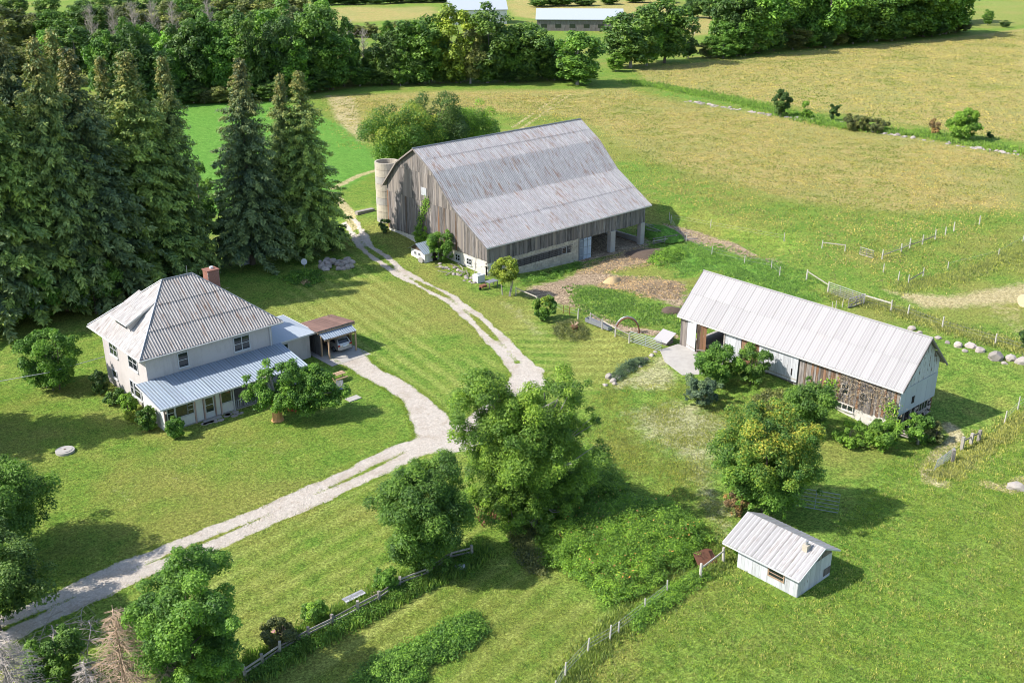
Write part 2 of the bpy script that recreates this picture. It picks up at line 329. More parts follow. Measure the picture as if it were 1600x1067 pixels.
    bump(n, b, hs, 1.0, .22)
    return m
M['ground'] = ground_mat()

# ------------------------------------------------------------------ region masks
def gp2(pts): return np.array([G(*p)[:2] for p in pts])
def sdist(P, poly):                        # signed distance, positive inside
    x, y = P[:, 0], P[:, 1]; ins = np.zeros(len(P), bool); d = np.full(len(P), 1e9); m = len(poly)
    for i in range(m):
        x0, y0 = poly[i]; x1, y1 = poly[(i+1) % m]
        c = ((y0 > y) != (y1 > y)) & (x < (x1-x0)*(y-y0)/((y1-y0) if abs(y1-y0) > 1e-9 else 1e-9)+x0); ins ^= c
        ex, ey = x1-x0, y1-y0; t = np.clip(((x-x0)*ex+(y-y0)*ey)/(ex*ex+ey*ey+1e-12), 0, 1)
        d = np.minimum(d, np.hypot(x-x0-t*ex, y-y0-t*ey))
    return np.where(ins, d, -d)
def ldist(P, line):
    x, y = P[:, 0], P[:, 1]; d = np.full(len(P), 1e9)
    for i in range(len(line)-1):
        x0, y0 = line[i]; ex, ey = line[i+1][0]-x0, line[i+1][1]-y0
        t = np.clip(((x-x0)*ex+(y-y0)*ey)/(ex*ex+ey*ey+1e-12), 0, 1); d = np.minimum(d, np.hypot(x-x0-t*ex, y-y0-t*ey))
    return d
# (mask, amount, feather m, polygon in photograph coordinates)
REG = [
 ('dry', 1.0, 7, [(505,150),(700,142),(905,140),(985,138),(1010,150),(1600,243),(1600,330),(1500,328),(1420,335),(1250,318),(1150,290),(1050,265),(960,222),(900,185),(760,175),(640,195),(575,222),(540,190)]),
 ('dry', 1.0, 5, [(990,108),(1085,98),(1500,58),(1620,42),(1620,225),(1400,192),(1190,158),(1010,128)]),
 ('dry', .8, 5, [(500,12),(680,10),(700,30),(560,36),(500,30)]), ('dry', .9, 5, [(780,0),(1060,0),(1060,24),(960,30),(860,34),(800,26)]),
 ('dry', .75, 6, [(1060,22),(1150,24),(1150,52),(1060,60)]), ('dry', .5, 8, [(1490,0),(1640,0),(1640,42),(1490,48)]),
 ('lush', 1.0, 2.5, [(230,165),(430,158),(480,172),(545,200),(580,235),(600,262),(560,285),(530,300),(480,345),(230,330)]),
 ('lush', .55, 8, [(1010,130),(1200,165),(1600,232),(1600,246),(1200,185),(1000,150)]),
 ('lush', .5, 6, [(1500,0),(1640,0),(1640,12),(1500,12)]),
 ('lush', .65, 5, [(1040,370),(1260,430),(1290,490),(1110,425),(1060,430),(1010,400)]),
 ('lush', .5, 4, [(900,450),(1010,475),(1060,510),(1050,525),(985,505),(920,492)]),
 ('straw', .75, 2, [(505,148),(560,152),(575,225),(556,222),(520,190)]),
 ('straw', 1.0, 3, [(1380,452),(1480,462),(1620,438),(1640,470),(1500,482),(1440,482)]),
 ('straw', .7, 2, [(1090,365),(1160,385),(1230,410),(1210,416),(1130,392),(1080,375)]),
 ('straw', .55, 5, [(1490,470),(1640,400),(1640,560),(1560,530)]),
 ('straw', .8, 1.5, [(950,432),(1060,440),(1075,455),(1030,466),(960,450)]),
 ('dirt', .72, 2.5, [(800,456),(850,440),(930,408),(1000,372),(1050,398),(1045,410),(960,425),(1075,440),(1085,470),(1062,500),(1045,478),(1010,468),(925,447),(905,462),(925,482),(960,500),(1045,523),(1035,530),(950,508),(880,480),(835,470)]),
 ('dirt', 1.0, 1.5, [(1035,348),(1050,352),(1110,368),(1165,388),(1215,408),(1205,414),(1150,396),(1090,380),(1040,366)]),
 ('pale', 1.0, 3, [(960,640),(1080,620),(1150,660),(1130,700),(1120,760),(1160,800),(1130,850),(1095,800),(1060,720),(1000,690)]),
 ('pale', 1.0, 2, [(965,590),(1030,560),(1070,585),(1050,612),(990,612)]),
 ('pale', .5, 6, [(130,690),(420,650),(520,660),(560,690),(380,740),(220,730)]),
 ('pale', .8, 2, [(800,470),(860,520),(850,545),(800,500),(770,470)]),
 ('pale', .6, 3, [(640,905),(700,895),(480,1040),(440,1060)]),
 ('rough', .8, 3, [(940,600),(1100,600),(1200,640),(1250,700),(1180,800),(1130,880),(1090,760),(1000,690)]),
 ('rough', .7, 5, [(1240,470),(1600,545),(1640,620),(1520,590),(1300,500)]),
 ('rough', .8, 4, [(1390,440),(1640,350),(1640,385),(1470,440)]),
 ('rough', .6, 4, [(830,480),(1640,640),(1640,1200),(880,1100),(960,980),(1130,860),(1200,830),(1360,700)]),
 ('rough', .9, 3, [(380,1040),(560,945),(740,860),(750,880),(560,965),(420,1067)]),
 ]
REG = [(a, b_, c, gp2(d)) for a, b_, c, d in REG]
REG.append(('pale', .42, 6, gp2([(120,690),(420,665),(560,660),(640,680),(600,700),(330,800),(150,860),(40,800)])))
REG.append(('dirt', 1.3, .5, np.array([(104.3,100.5),(120,100.5),(120,119),(104.3,119)])))
PATHS = [('straw', .75, .5, gp2([(1483,665),(1497,685),(1470,705),(1448,735),(1455,752),(1475,757)])),
         ('pale', .9, .8, gp2([(1483,665),(1497,685),(1470,705),(1448,735),(1455,752),(1475,757)])),
         ('straw', .8, .6, gp2([(1545,757),(1575,765),(1600,750)])), ('pale', 1.0, 1.2, gp2([(1040,560),(1010,585),(965,603)])),
         ('straw', .5, .5, gp2([(800,200),(878,147)])), ('straw', .5, .5, gp2([(812,203),(892,148)])), ('lush', .5, .6, gp2([(1100,130),(1350,100),(1600,80)])), ('lush', .45, .6, gp2([(1050,185),(1250,215),(1600,268)])),
         ('straw', .9, .6, gp2([(520,302),(545,330),(552,358)])), ('straw', .8, .8, gp2([(600,262),(560,275),(520,295)])), ('dirt', .8, .4, gp2([(930,495),(985,515),(1050,525)]))]
# mown lawns: polygon, direction of the stripes (two photo points)
MOWN = [(gp2([(400,520),(470,430),(545,385),(640,470),(700,560),(790,560),(720,640),(640,610),(560,550)]), (470,430), (720,600)),
        (gp2([(250,900),(420,810),(700,690),(740,720),(780,860),(640,890),(480,980),(380,1000)]), (250,930), (560,770)),
        (gp2([(830,480),(980,540),(1030,560),(930,620),(850,600),(780,520)]), (850,560), (1000,560)),
        (gp2([(470,1067),(640,910),(800,860),(960,960),(880,1100)]), (600,1100), (860,900))]
def paint(P):
    n = len(P); m = {k: np.zeros(n) for k in ('gravel', 'dirt', 'dry', 'lush', 'mown', 'straw', 'rough', 'pale')}
    for k, a, fe, poly in REG: m[k] = np.maximum(m[k], a*np.clip(sdist(P, poly)/(2*fe)+.5, 0, 1))
    for k, wd, fe, line in PATHS: m[k] = np.maximum(m[k], np.clip((wd-ldist(P, line))/(2*fe)+.5, 0, 1))
    su = np.zeros(n)
    for poly, a, b_ in MOWN:
        s = sdist(P, poly); q = np.clip(s/2+.5, 0, 1); A_, B_ = G(*a)[:2], G(*b_)[:2]; d = (B_-A_)/np.linalg.norm(B_-A_); nn = np.array([-d[1], d[0]])
        u = (P-A_) @ nn; su = np.where(s > -2, u, su); m['mown'] = np.maximum(m['mown'], q)
    return m, su
def set_masks(me, P, extra=None):
    m, su = paint(P)
    if extra: m.update({k: (v if k == 'gravel' else np.maximum(m[k], v)) for k, v in extra.items()})
    for nm, ks in (('mA', ('gravel', 'dirt', 'dry', 'lush')), ('mB', ('mown', 'straw', 'rough', 'pale'))):
        at = me.attributes.new(nm, 'FLOAT_COLOR', 'POINT'); at.data.foreach_set('color', np.stack([m[k] for k in ks], 1).astype(np.float32).reshape(-1))
    at = me.attributes.new('su', 'FLOAT', 'POINT'); at.data.foreach_set('value', su.astype(np.float32))

def grow(a, s, end, k):
    o = []
    while a < end: a += s; s *= k; o.append(a)
    return o
def axis():
    neg = [-x for x in grow(-12, 1.0, 2500, 1.18)][::-1]
    fine = list(np.arange(12, 140, .45)); return np.array(neg+fine+grow(fine[-1], .8, 330, 1.012)+grow(332, 6, 3500, 1.15))
ax_ = axis(); X, Y = np.meshgrid(ax_, ax_, indexing='ij'); nx = len(ax_)
Z = hgt(X, Y); P3 = np.stack([X, Y, Z], -1).reshape(-1, 3)
me = bpy.data.meshes.new('ground'); me.vertices.add(len(P3)); me.vertices.foreach_set('co', P3.reshape(-1).astype(np.float32))
idx = np.arange(nx*nx).reshape(nx, nx); q = np.stack([idx[:-1, :-1], idx[1:, :-1], idx[1:, 1:], idx[:-1, 1:]], -1).reshape(-1, 4)
me.loops.add(q.size); me.loops.foreach_set('vertex_index', q.reshape(-1).astype(np.int32)); me.polygons.add(len(q))
me.polygons.foreach_set('loop_start', np.arange(0, q.size, 4, dtype=np.int32)); me.polygons.foreach_set('loop_total', np.full(len(q), 4, dtype=np.int32))
me.update(calc_edges=True); me.polygons.foreach_set('use_smooth', np.ones(len(q), bool)); me.materials.append(M['ground'])
set_masks(me, P3[:, :2]); go = bpy.data.objects.new('ground', me); COL.objects.link(go); go['kind'] = 'structure'

def resample(line, st):
    out = [line[0]]
    for a, b_ in zip(line[:-1], line[1:]):
        k = max(1, int(np.linalg.norm(b_-a)/st)); out += [a+(b_-a)*i/k for i in range(1, k+1)]
    out = np.array(out)
    for _ in range(int(1.5/st)): out[1:-1] = (out[:-2]+2*out[1:-1]+out[2:])/4
    return out
STRIPS = [('driveway', [(-70,1016),(0,985),(90,945),(200,893),(330,842),(440,796),(560,742),(640,703),(690,690),(745,688),(800,640)], [1.7,1.65,1.6,1.6,1.55,1.55,1.7,2.0,1.8], .020, .75, .35),
 ('garage_drive', [(536,548),(556,566),(580,583),(615,600),(650,625),(672,655),(690,690)], [1.7,1.4,1.25,1.2,1.35,1.8,2.2], .024, .2, .3),
 ('farm_track', [(545,345),(570,385),(610,415),(660,445),(700,465),(745,500),(785,540),(812,570),(835,600)], [1.05,1.1,1.2,1.2,1.0,1.1,1.25,1.4,1.6], .028, .85, .55),
 ('junction', [(700,690),(745,672),(790,630),(828,580)], [2.2,2.0,1.6,1.5], .032, 0, .3)]
SL = []
for nm_, pts_, half_, off_, rut_, gap_ in STRIPS:
    ln_ = resample(gp2(pts_), .4); SL.append((ln_, np.interp(np.linspace(0, 1, len(ln_)), np.linspace(0, 1, len(half_)), half_), rut_, gap_))
def gravel_at(P):
    g = np.zeros(len(P))
    for ln_, hw_, rut_, gap_ in SL:
        best = np.full(len(P), 1e9); bi = np.zeros(len(P), int)
        for i in range(len(ln_)):
            d = np.hypot(P[:, 0]-ln_[i, 0], P[:, 1]-ln_[i, 1]); m_ = d < best; best[m_] = d[m_]; bi[m_] = i
        wob = .09*np.sin(bi*.31)+.07*np.sin(bi*.83+1); q_ = np.clip((hw_[bi]+wob-best)/.9+.5, 0, 1)
        n_ = len(ln_); k = rut_*(.72+.28*np.sin(bi*.17+.5)); k = np.where(bi > n_-14, 0, k) if rut_ else 0*bi
        q_ = q_*(1-k*np.clip((gap_-best)/.7+.5, 0, 1)); g = np.maximum(g, q_)
    return g
def strip(name, ln, hw, off):
    n = len(ln); nc = 25
    t = np.gradient(ln, axis=0); t /= np.linalg.norm(t, axis=1)[:, None]; nn = np.stack([-t[:, 1], t[:, 0]], 1)
    u = np.linspace(-1, 1, nc); wd = hw+.9
    Pm = ln[:, None]+nn[:, None]*(u[None, :, None]*wd[:, None, None]); Pf = Pm.reshape(-1, 2); z = hgt(Pf[:, 0], Pf[:, 1])+off
    me = bpy.data.meshes.new(name); ii = np.arange(n*nc).reshape(n, nc)
    fs = np.stack([ii[:-1, :-1], ii[:-1, 1:], ii[1:, 1:], ii[1:, :-1]], -1).reshape(-1, 4)
    me.from_pydata(np.column_stack([Pf, z]).tolist(), [], fs[:, ::-1].tolist()); me.update()
    if me.polygons[0].normal.z < 0: me.flip_normals()
    me.materials.append(M['ground']); set_masks(me, Pf, {'gravel': gravel_at(Pf)})
    o = bpy.data.objects.new(name, me); COL.objects.link(o); o['kind'] = 'structure'; return o
for (nm_, _p, _h, off_, _r, _g), (ln_, hw_, _a, _b) in zip(STRIPS, SL): strip(nm_, ln_, hw_, off_)
# ================================================================== building helpers
def sheets(parent, O, U, V, Lu, vr, mat, wsh=.9, pitch=.3, rib=.035, rows=1, name='roof_sheet', lo=None, hi=None, lap=.04, jit=.012, seed=1, th=True):
    """corrugated sheets over the slope O + u*U + v*V; lo(u), hi(u) clip in v"""
    rg = random.Random(seed); O, U, V = [np.array(q, float) for q in (O, U, V)]; Nn = np.cross(U, V)
    if Nn[2] < 0: Nn = -Nn
    ns = max(1, round(Lu/wsh)); ws = Lu/ns; lo = lo or (lambda u: 0.0); hi = hi or (lambda u: vr)
    base = np.array(parent.location)+(np.array(parent.parent.location) if parent.parent else 0)
    out = []
    for r in range(rows):
        v0, v1 = vr*r/rows, vr*(r+1)/rows+(lap if r < rows-1 else 0)
        for i in range(ns):
            u0 = i*ws; k = max(1, round(ws/pitch)); us, hs, ra = [], [], []
            for j in range(k):
                p0 = u0+ws*j/k; dp = ws/k
                us += [p0, p0+dp*.55, p0+dp*.68, p0+dp*.88]; hs += [0, 0, rib, rib]; ra += [-1.6 if j == 0 else -.6, .2, 1, 1]
            us.append(u0+ws); hs.append(0); ra.append(-.6)
            jz = rg.uniform(0, jit)+(rows-1-r)*0-(.012 if i % 2 else 0)+r*.0; jv = rg.uniform(-.02, .02)
            vs = []; ok = True
            for u_, h_ in zip(us, hs):
                a = max(v0, lo(u_)); b_ = min(v1, hi(u_)); b_ = max(a, b_)
                lift = .045
                p = O+U*u_+Nn*(h_+jz); vs += [p+V*(a+(jv if a == v0 else 0))+Nn*(lift if r < rows-1 or rows == 1 else lift)*(1 if a == v0 else 0)*(1 if r > 0 else 0), p+V*b_]
            if max(np.linalg.norm(vs[q_+1]-vs[q_]) for q_ in range(0, len(vs), 2)) < .05: continue
            fs = [(2*q_, 2*q_+2, 2*q_+3, 2*q_+1) for q_ in range(len(us)-1)]
            me = bpy.data.meshes.new(name); me.from_pydata([tuple(p-base) for p in vs], [], fs); me.update()
            if me.polygons[0].normal.dot(Vector(Nn)) < 0: me.flip_normals()
            at = me.attributes.new('rib', 'FLOAT', 'POINT'); at.data.foreach_set('value', np.repeat(np.array(ra, np.float32), 2))
            me.materials.append(mat); o = bpy.data.objects.new(name, me); COL.objects.link(o); o.parent = parent; out.append(o)
    return out
def boards(parent, axis_, c, nsign, u0, u1, zb, zt, mat, wd=.3, th=.03, name='board', seed=0, gap=.02, ragged=.0):
    """vertical boards on the plane axis_=c, facing nsign; u runs along the other axis; mat may be a list"""
    rg = random.Random(seed); n = max(1, round((u1-u0)/wd)); w_ = (u1-u0)/n; zb = zb if callable(zb) else (lambda u, b=zb: b); zt = zt if callable(zt) else (lambda u, b=zt: b)
    for i in range(n):
        a = u0+i*w_+gap/2; b_ = u0+(i+1)*w_-gap/2; rb = rg.uniform(-ragged, ragged); d = rg.uniform(0, .018)
        P = []
        for u, z in ((a, zb(a)+rb), (b_, zb(b_)+rb), (b_, zt(b_)), (a, zt(a))):
            P.append((c+nsign*(th+d), u, z) if axis_ == 'X' else (u, c+nsign*(th+d), z))
        nr = (nsign, 0, 0) if axis_ == 'X' else (0, nsign, 0)
        if (axis_ == 'X') != (nsign > 0): P = P[::-1]
        m = mat[rg.randrange(len(mat))] if isinstance(mat, list) else mat
        MB().poly_ext(P, nr, th+d).obj(name, m, parent)
def rect(ax, c, u0, u1, z0, z1, t0, t1, mb):  # box on a plane between offsets t0,t1 along the axis
    if ax == 'X': mb.box((c+t0, u0, z0), (c+t1, u1, z1))
    else: mb.box((u0, c+t0, z0), (u1, c+t1, z1))
def window(parent, ax, c, s, u0, u1, z0, z1, cols=1, rows=2, fr=.09, mat=None, sill=True, label=None, open_=None):
    mat = mat or M['white']; mb = MB()
    a, b_ = s*.0, s*.07
    rect(ax, c, u0-fr, u0, z0-fr, z1+fr, a, b_, mb); rect(ax, c, u1, u1+fr, z0-fr, z1+fr, a, b_, mb)
    rect(ax, c, u0, u1, z1, z1+fr, a, s*.068, mb); rect(ax, c, u0, u1, z0-fr, z0, a, s*.068, mb)
    f = mb.obj('window', mat, parent)
    if label: f['label'] = label
    du = (u1-u0)/cols; dz = (z1-z0)/rows; bars = MB(); any_ = False
    for i in range(1, cols): rect(ax, c, u0+i*du-.035, u0+i*du+.035, z0, z1, s*.01, s*.05, bars); any_ = True
    for j in range(1, rows): rect(ax, c, u0, u1, z0+j*dz-.025, z0+j*dz+.025, s*.008, s*.045, bars); any_ = True
    if any_: bars.obj('mullion', mat, f)
    for i in range(cols):
        for j in range(rows):
            p = MB(); rect(ax, c, u0+i*du+.01, u0+(i+1)*du-.01, z0+j*dz+.01, z0+(j+1)*dz-.01, s*.002, s*(.02+.004*j), p); p.obj('pane', M['glass'], f)
    if sill: p = MB(); rect(ax, c, u0-fr-.05, u1+fr+.05, z0-fr-.08, z0-fr-.002, s*.0, s*.14, p); p.obj('sill', mat, f)
    return f
rnd = random.Random(5)
# ================================================================== farmhouse
hx0, hx1, hy0, hy1 = 35.75, 49.2, 91.2, 101.5
H = thing('farmhouse', 'two-storey grey stucco farmhouse with a hipped metal roof and long front porch', 'house', (42.5, 96, 0))
MB().box((hx0, hy0, 0.35), (hx1, hy1, 5.75)).obj('wall', M['stucco'], H)
MB().box((hx0+.03, hy0+.03, -.3), (hx1-.03, hy1-.03, .348)).obj('foundation', M['concrete'], H)
ex0, ex1, ey0, ey1, ez = 35.05, 50.3, 90.7, 103.0, 5.95
rx0, rx1, ry, rz = 40.8, 44.0, 96.9, 11.0
MB().add([(ex0,ey0,ez-.06),(ex1,ey0,ez-.06),(ex1,ey1,ez-.06),(ex0,ey1,ez-.06)], [(0,1,2,3)]).obj('soffit', M['gutter'], H)
mb = MB(); mb.box((ex0, ey0-.02, ez-.2), (ex1, ey0+.02, ez-.03)); mb.box((ex0-.02, ey0+.03, ez-.2), (ex0+.02, ey1, ez-.03)); mb.box((ex1-.02, ey0+.03, ez-.2), (ex1+.02, ey1, ez-.03)); mb.obj('fascia', M['gutter'], H)
mb = MB(); mb.tube([(ex0-.05, ey0-.1, ez-.08), (ex1+.05, ey0-.1, ez-.05)], .06); mb.tube([(ex0-.1, ey0-.05, ez-.1), (ex0-.1, ey1, ez-.1)], .06); mb.obj('gutter', M['gutter'], H)
sl_ = math.hypot(ry-ey0, rz-ez); Vv = np.array([0, ry-ey0, rz-ez])/sl_
k1 = sl_/(rx0-ex0); k2 = sl_/(ex1-rx1)
sheets(H, (ex0, ey0, ez), (1,0,0), Vv, ex1-ex0, sl_, M['roof_house'], .87, .29, .05, 3, hi=lambda u: max(0, min(sl_, u*k1, (ex1-ex0-u)*k2)), seed=2)
sl2 = math.hypot(rx0-ex0, rz-ez); V2 = np.array([rx0-ex0, 0, rz-ez])/sl2
sheets(H, (ex0, ey0, ez), (0,1,0), V2, ey1-ey0, sl2, M['roof_house_x'], .75, .25, .03, 2, hi=lambda u: max(0, min(sl2, u*sl2/(ry-ey0), (ey1-ey0-u)*sl2/(ey1-ry))), seed=3)
sl3 = math.hypot(ey1-ry, rz-ez); V3 = np.array([0, ry-ey1, rz-ez])/sl3
sheets(H, (ex0, ey1, ez), (1,0,0), V3, ex1-ex0, sl3, M['roof_house'], 1.5, .5, .03, 1, hi=lambda u: max(0, min(sl3, u*sl3/(rx0-ex0), (ex1-ex0-u)*sl3/(ex1-rx1))), seed=4)
sl4 = math.hypot(ex1-rx1, rz-ez); V4 = np.array([rx1-ex1, 0, rz-ez])/sl4
sheets(H, (ex1, ey0, ez), (0,1,0), V4, ey1-ey0, sl4, M['roof_house_x'], 1.5, .5, .03, 1, hi=lambda u: max(0, min(sl4, u*sl4/(ry-ey0), (ey1-ey0-u)*sl4/(ey1-ry))), seed=5)
for a, b_ in (((ex0,ey0,ez),(rx0,ry,rz)), ((ex1,ey0,ez),(rx1,ry,rz)), ((rx0,ry,rz),(rx1,ry,rz)), ((ex0,ey1,ez),(rx0,ry,rz)), ((ex1,ey1,ez),(rx1,ry,rz))):
    a = np.array(a)+(0,0,.05); b_ = np.array(b_)+(0,0,.05); MB().tube([a, b_], .07, 6).obj('ridge_cap', M['steel'], H)
MB().tube([(43.5, 96.9, 11), (43.5, 96.9, 11.9)], .03).obj('vent_pipe', M['steel'], H)
# dormer
D = MB().add([(36.35,95.45,6.9),(36.35,99.1,6.9),(36.35,99.1,8.02),(36.35,95.45,8.02),(39.15,95.45,9.45),(39.15,99.1,9.45)], [(0,3,2,1),(0,4,3),(1,2,5)]).obj('dormer', M['stucco'], H)
dl = math.hypot(3.35, 1.74); sheets(D, (36.0, 95.2, 7.95), (0,1,0), np.array([3.35,0,1.74])/dl, 4.1, dl, M['roof_house_x'], .82, .27, .03, 2, name='dormer_roof_sheet', seed=7)
MB().beam((35.99, 95.18, 7.86), (39.1, 95.18, 9.48), .05, .18).obj('rake_board', M['gutter'], D)
MB().beam((35.98, 95.2, 7.86), (35.98, 99.35, 7.86), .05, .16).obj('eave_board', M['white'], D)
MB().box((36.28, 96.0, 7.25), (36.34, 98.6, 7.75)).obj('dormer_window', M['glass'], D)
# windows
window(H, 'X', hx0, -1, 98.0, 99.7, 3.75, 5.1, 2, 2); window(H, 'X', hx0, -1, 93.3, 95.2, 3.75, 5.1, 2, 2)
window(H, 'X', hx0, -1, 92.5, 93.1, .75, 2.15, 1, 2); window(H, 'X', hx0, -1, 93.4, 94.7, .75, 2.15, 1, 2); window(H, 'X', hx0, -1, 95.0, 95.6, .75, 2.15, 1, 2)
window(H, 'X', hx0, -1, 98.9, 99.9, 1.15, 1.9, 1, 1)
window(H, 'Y', hy0, -1, 39.0, 39.95, 3.95, 5.35, 1, 2); window(H, 'Y', hy0, -1, 44.95, 46.6, 3.95, 5.35, 2, 2)
MB().tube([(48.95, 91.1, 5.8), (48.98, 91.08, 3.5)], .06).obj('downspout', M['white'], H)
# chimney of separate bricks on the right hip
K = MB().box((46.35, 98.3, 7.2), (47.6, 99.4, 10.2)).obj('chimney', M['mortar'], H)
bk = MB(); z_ = 7.4; row = 0
while z_ < 10.2:
    for ax, cc_, u0, u1 in (('X', 46.35, 98.3, 99.4), ('Y', 98.3, 46.35, 47.6), ('X', 47.6, 98.3, 99.4)):
        u = u0+(.1 if row % 2 else 0)
        while u < u1-.05:
            e = min(u+.19, u1); s_ = 1 if cc_ == 47.6 else -1
            rect(ax, cc_, u, e, z_, z_+.062, 0, s_*(.012+rnd.uniform(0, .01)), bk); u += .205
    z_ += .075; row += 1
bo = bk.obj('bricks', M['brick'], K); bo['kind'] = 'stuff'
MB().box((46.27, 98.22, 10.24), (47.68, 99.48, 10.34)).obj('chimney_cap', M['brick'], K)
MB().tube([(47.1, 98.9, 10.34), (47.1, 98.9, 10.55)], .2, 10).obj('flue', M['white'], K)
# porch
pr0 = (34.55, 86.1, 2.72); plen = math.hypot(5.1, .85); Vp = np.array([0, 5.1, .85])/plen
PR = MB().poly_ext([(34.6,86.15,2.64),(50.1,86.15,2.64),(50.1,91.18,3.46),(34.6,91.18,3.46)], (0,0,1), .08).obj('porch_roof', M['gutter'], H)
sheets(PR, (34.5, 86.05, 2.68), (1,0,0), Vp, 15.6, plen, M['roof_porch'], .9, .3, .03, 1, name='porch_sheet', seed=9)
mb = MB(); mb.beam((34.5, 86.02, 2.62), (50.1, 86.02, 2.62), .05, .16); mb.beam((34.48, 86.05, 2.6), (34.48, 91.2, 3.45), .05, .16); mb.obj('porch_fascia', M['white'], H)
PW = MB().box((35.05, 86.62, .12), (37.95, 86.72, 1.05)).obj('porch_wall', M['clap'], H)
for i in range(14): MB().box((35.06+i*.207, 86.595, .14), (35.06+i*.207+.18, 86.618, 1.04)).obj('siding_board', M['clap'], PW)
PW2 = MB().box((40.75, 86.62, .12), (41.95, 86.72, 1.05)).obj('porch_wall', M['clap'], H)
for i in range(6): MB().box((40.76+i*.2, 86.595, .14), (40.76+i*.2+.175, 86.618, 1.04)).obj('siding_board', M['clap'], PW2)
MB().box((38.15, 86.62, .12), (38.85, 86.72, 2.55)).obj('porch_wall', M['clap'], H); MB().box((40.1, 86.62, .12), (40.6, 86.72, 2.55)).obj('porch_wall', M['clap'], H)
MB().box((35.0, 86.6, -.1), (50.0, 91.15, .1)).obj('porch_floor', M['concrete'], H)
MB().box((35.0, 86.7, .12), (35.1, 91.1, 2.6)).obj('porch_side_wall', M['clap'], H)
window(H, 'Y', 86.66, -1, 35.35, 36.0, 1.15, 2.4, 1, 2, .07, sill=False); window(H, 'Y', 86.66, -1, 36.15, 37.3, 1.15, 2.4, 1, 1, .06, sill=False); window(H, 'Y', 86.66, -1, 37.35, 37.9, 1.15, 2.4, 1, 3, .07, sill=False)
window(H, 'Y', 86.66, -1, 40.8, 41.8, 1.15, 2.4, 1, 1, .07, sill=False)
DR = MB().box((39.0, 86.6, .12), (40.0, 86.68, 2.3)).obj('door', M['white'], H)
for z0, z1 in ((.75, 1.4), (1.48, 2.15)): MB().box((39.13, 86.585, z0), (39.87, 86.598, z1)).obj('pane', M['glass'], DR)
MB().box((39.9, 86.56, 1.0), (39.94, 86.6, 1.2)).obj('handle', M['steel'], DR)
for x in (35.02, 38.02, 38.93, 40.07, 40.67, 42.02, 44.6, 47.2, 49.9): MB().box((x-.05, 86.5, .0), (x+.05, 86.594, 2.6)).obj('porch_post', M['pinkwood'] if x < 41 else M['white'], H)
RL = MB().beam((42.1, 86.6, 1.0), (49.85, 86.6, 1.0), .08, .07).obj('railing', M['slatwood'], H)
MB().beam((42.1, 86.6, .22), (49.85, 86.6, .22), .06, .06).obj('bottom_rail', M['slatwood'], RL)
for i in range(34): MB().box((42.2+i*.225, 86.58, .25), (42.2+i*.225+.1, 86.61, .965)).obj('baluster', M['slatwood'], RL)
for i in range(16):
    x = 38.2+rnd.uniform(0, 4.5); y = 85.6+rnd.uniform(-.1, .7); z0 = hz(x, y)
    s = rnd.uniform(.2, .4); n_ = 7; MB().poly_ext([(x+s*math.cos(a)*rnd.uniform(.8, 1.2), y+s*.8*math.sin(a), z0+.05) for a in [2*math.pi*k/n_ for k in range(n_)]], (0,0,1), .1).obj('paving_stone', M['stone'], H)
MB().box((38.6, 86.05, -.1), (40.4, 86.5, .09)).obj('step', M['concrete'], H)
# extension
MB().box((49.22, 93.0, -.2), (54.6, 99.2, 2.85)).obj('wing_wall', M['stucco'], H)
EX = MB().add([(49.23,92.6,2.88),(55.3,92.6,2.88),(55.3,99.6,2.88),(49.23,99.6,2.88),(49.23,96.1,4.0),(52.3,96.1,4.0)], [(0,1,5,4),(1,2,5),(2,3,4,5),(0,3,2,1)]).obj('wing_roof', M['roof_ext'], H)
mb = MB(); mb.box((49.25, 92.54, 2.72), (55.35, 92.59, 2.9)); mb.box((55.31, 92.6, 2.72), (55.36, 99.6, 2.9)); mb.obj('wing_fascia', M['white'], H)
window(H, 'Y', 93.0, -1, 51.0, 51.9, 1.1, 2.35, 1, 2)

# ================================================================== carport
CPo = thing('carport', 'open timber carport with a rusty flat roof and metal awning coloured blue-grey for shade', 'carport', (57.5, 94, 0))
mb = MB(); mb.box((55.5, 92.3, -.05), (55.6, 96.6, 2.7)); mb.obj('side_wall', M['wood_dark'], CPo)
MB().box((59.3, 93.6, -.05), (59.4, 96.6, 2.7)).obj('side_wall', M['wood_brown'], CPo)
MB().box((55.62, 96.5, -.05), (59.28, 96.6, 2.6)).obj('back_wall', M['wood_dark'], CPo)
vl = math.hypot(4.75, .55); Vr = np.array([0, 4.75, -.55])/vl
MB().poly_ext([(55.05,92.05,3.1),(59.85,92.05,3.1),(59.85,96.8,2.55),(55.05,96.8,2.55)], (0,0,1), .12).obj('roof_deck', M['wood_dark'], CPo)
sheets(CPo, (55.0, 92.0, 3.13), (1,0,0), Vr, 4.9, vl, M['roof_rust'], .8, .4, .02, 1, seed=11)
MB().box((55.05, 92.03, 2.78), (59.85, 92.09, 2.97)).obj('fascia', M['tan'], CPo)
MB().beam((55.3, 91.12, 2.28), (59.35, 91.12, 2.28), .08, .14).obj('beam', M['tan'], CPo)
al = math.hypot(1.0, .38); sheets(CPo, (55.2, 91.02, 2.42), (1,0,0), np.array([0, 1.0, .38])/al, 4.2, al, M['awning'], .84, .28, .035, 1, name='awning_sheet', seed=12)
for x, y in ((55.55, 92.2), (55.85, 91.2), (59.3, 91.2), (59.35, 92.2), (59.35, 93.4)): MB().box((x-.07, y-.07, -.05), (x+.07, y+.07, 2.3 if y < 92 else 2.7)).obj('post', M['tan'], CPo)
for i in range(4): MB().box((59.27, 92.35+i*.3, .1), (59.31, 92.6+i*.3, 2.5)).obj('board', M['wood_brown'], CPo)
gs = MB(); gs.box((54.9, 89.3, -.12), (59.9, 97, .045)); o = gs.obj('garage_slab', M['concrete']); o['kind'] = 'structure'
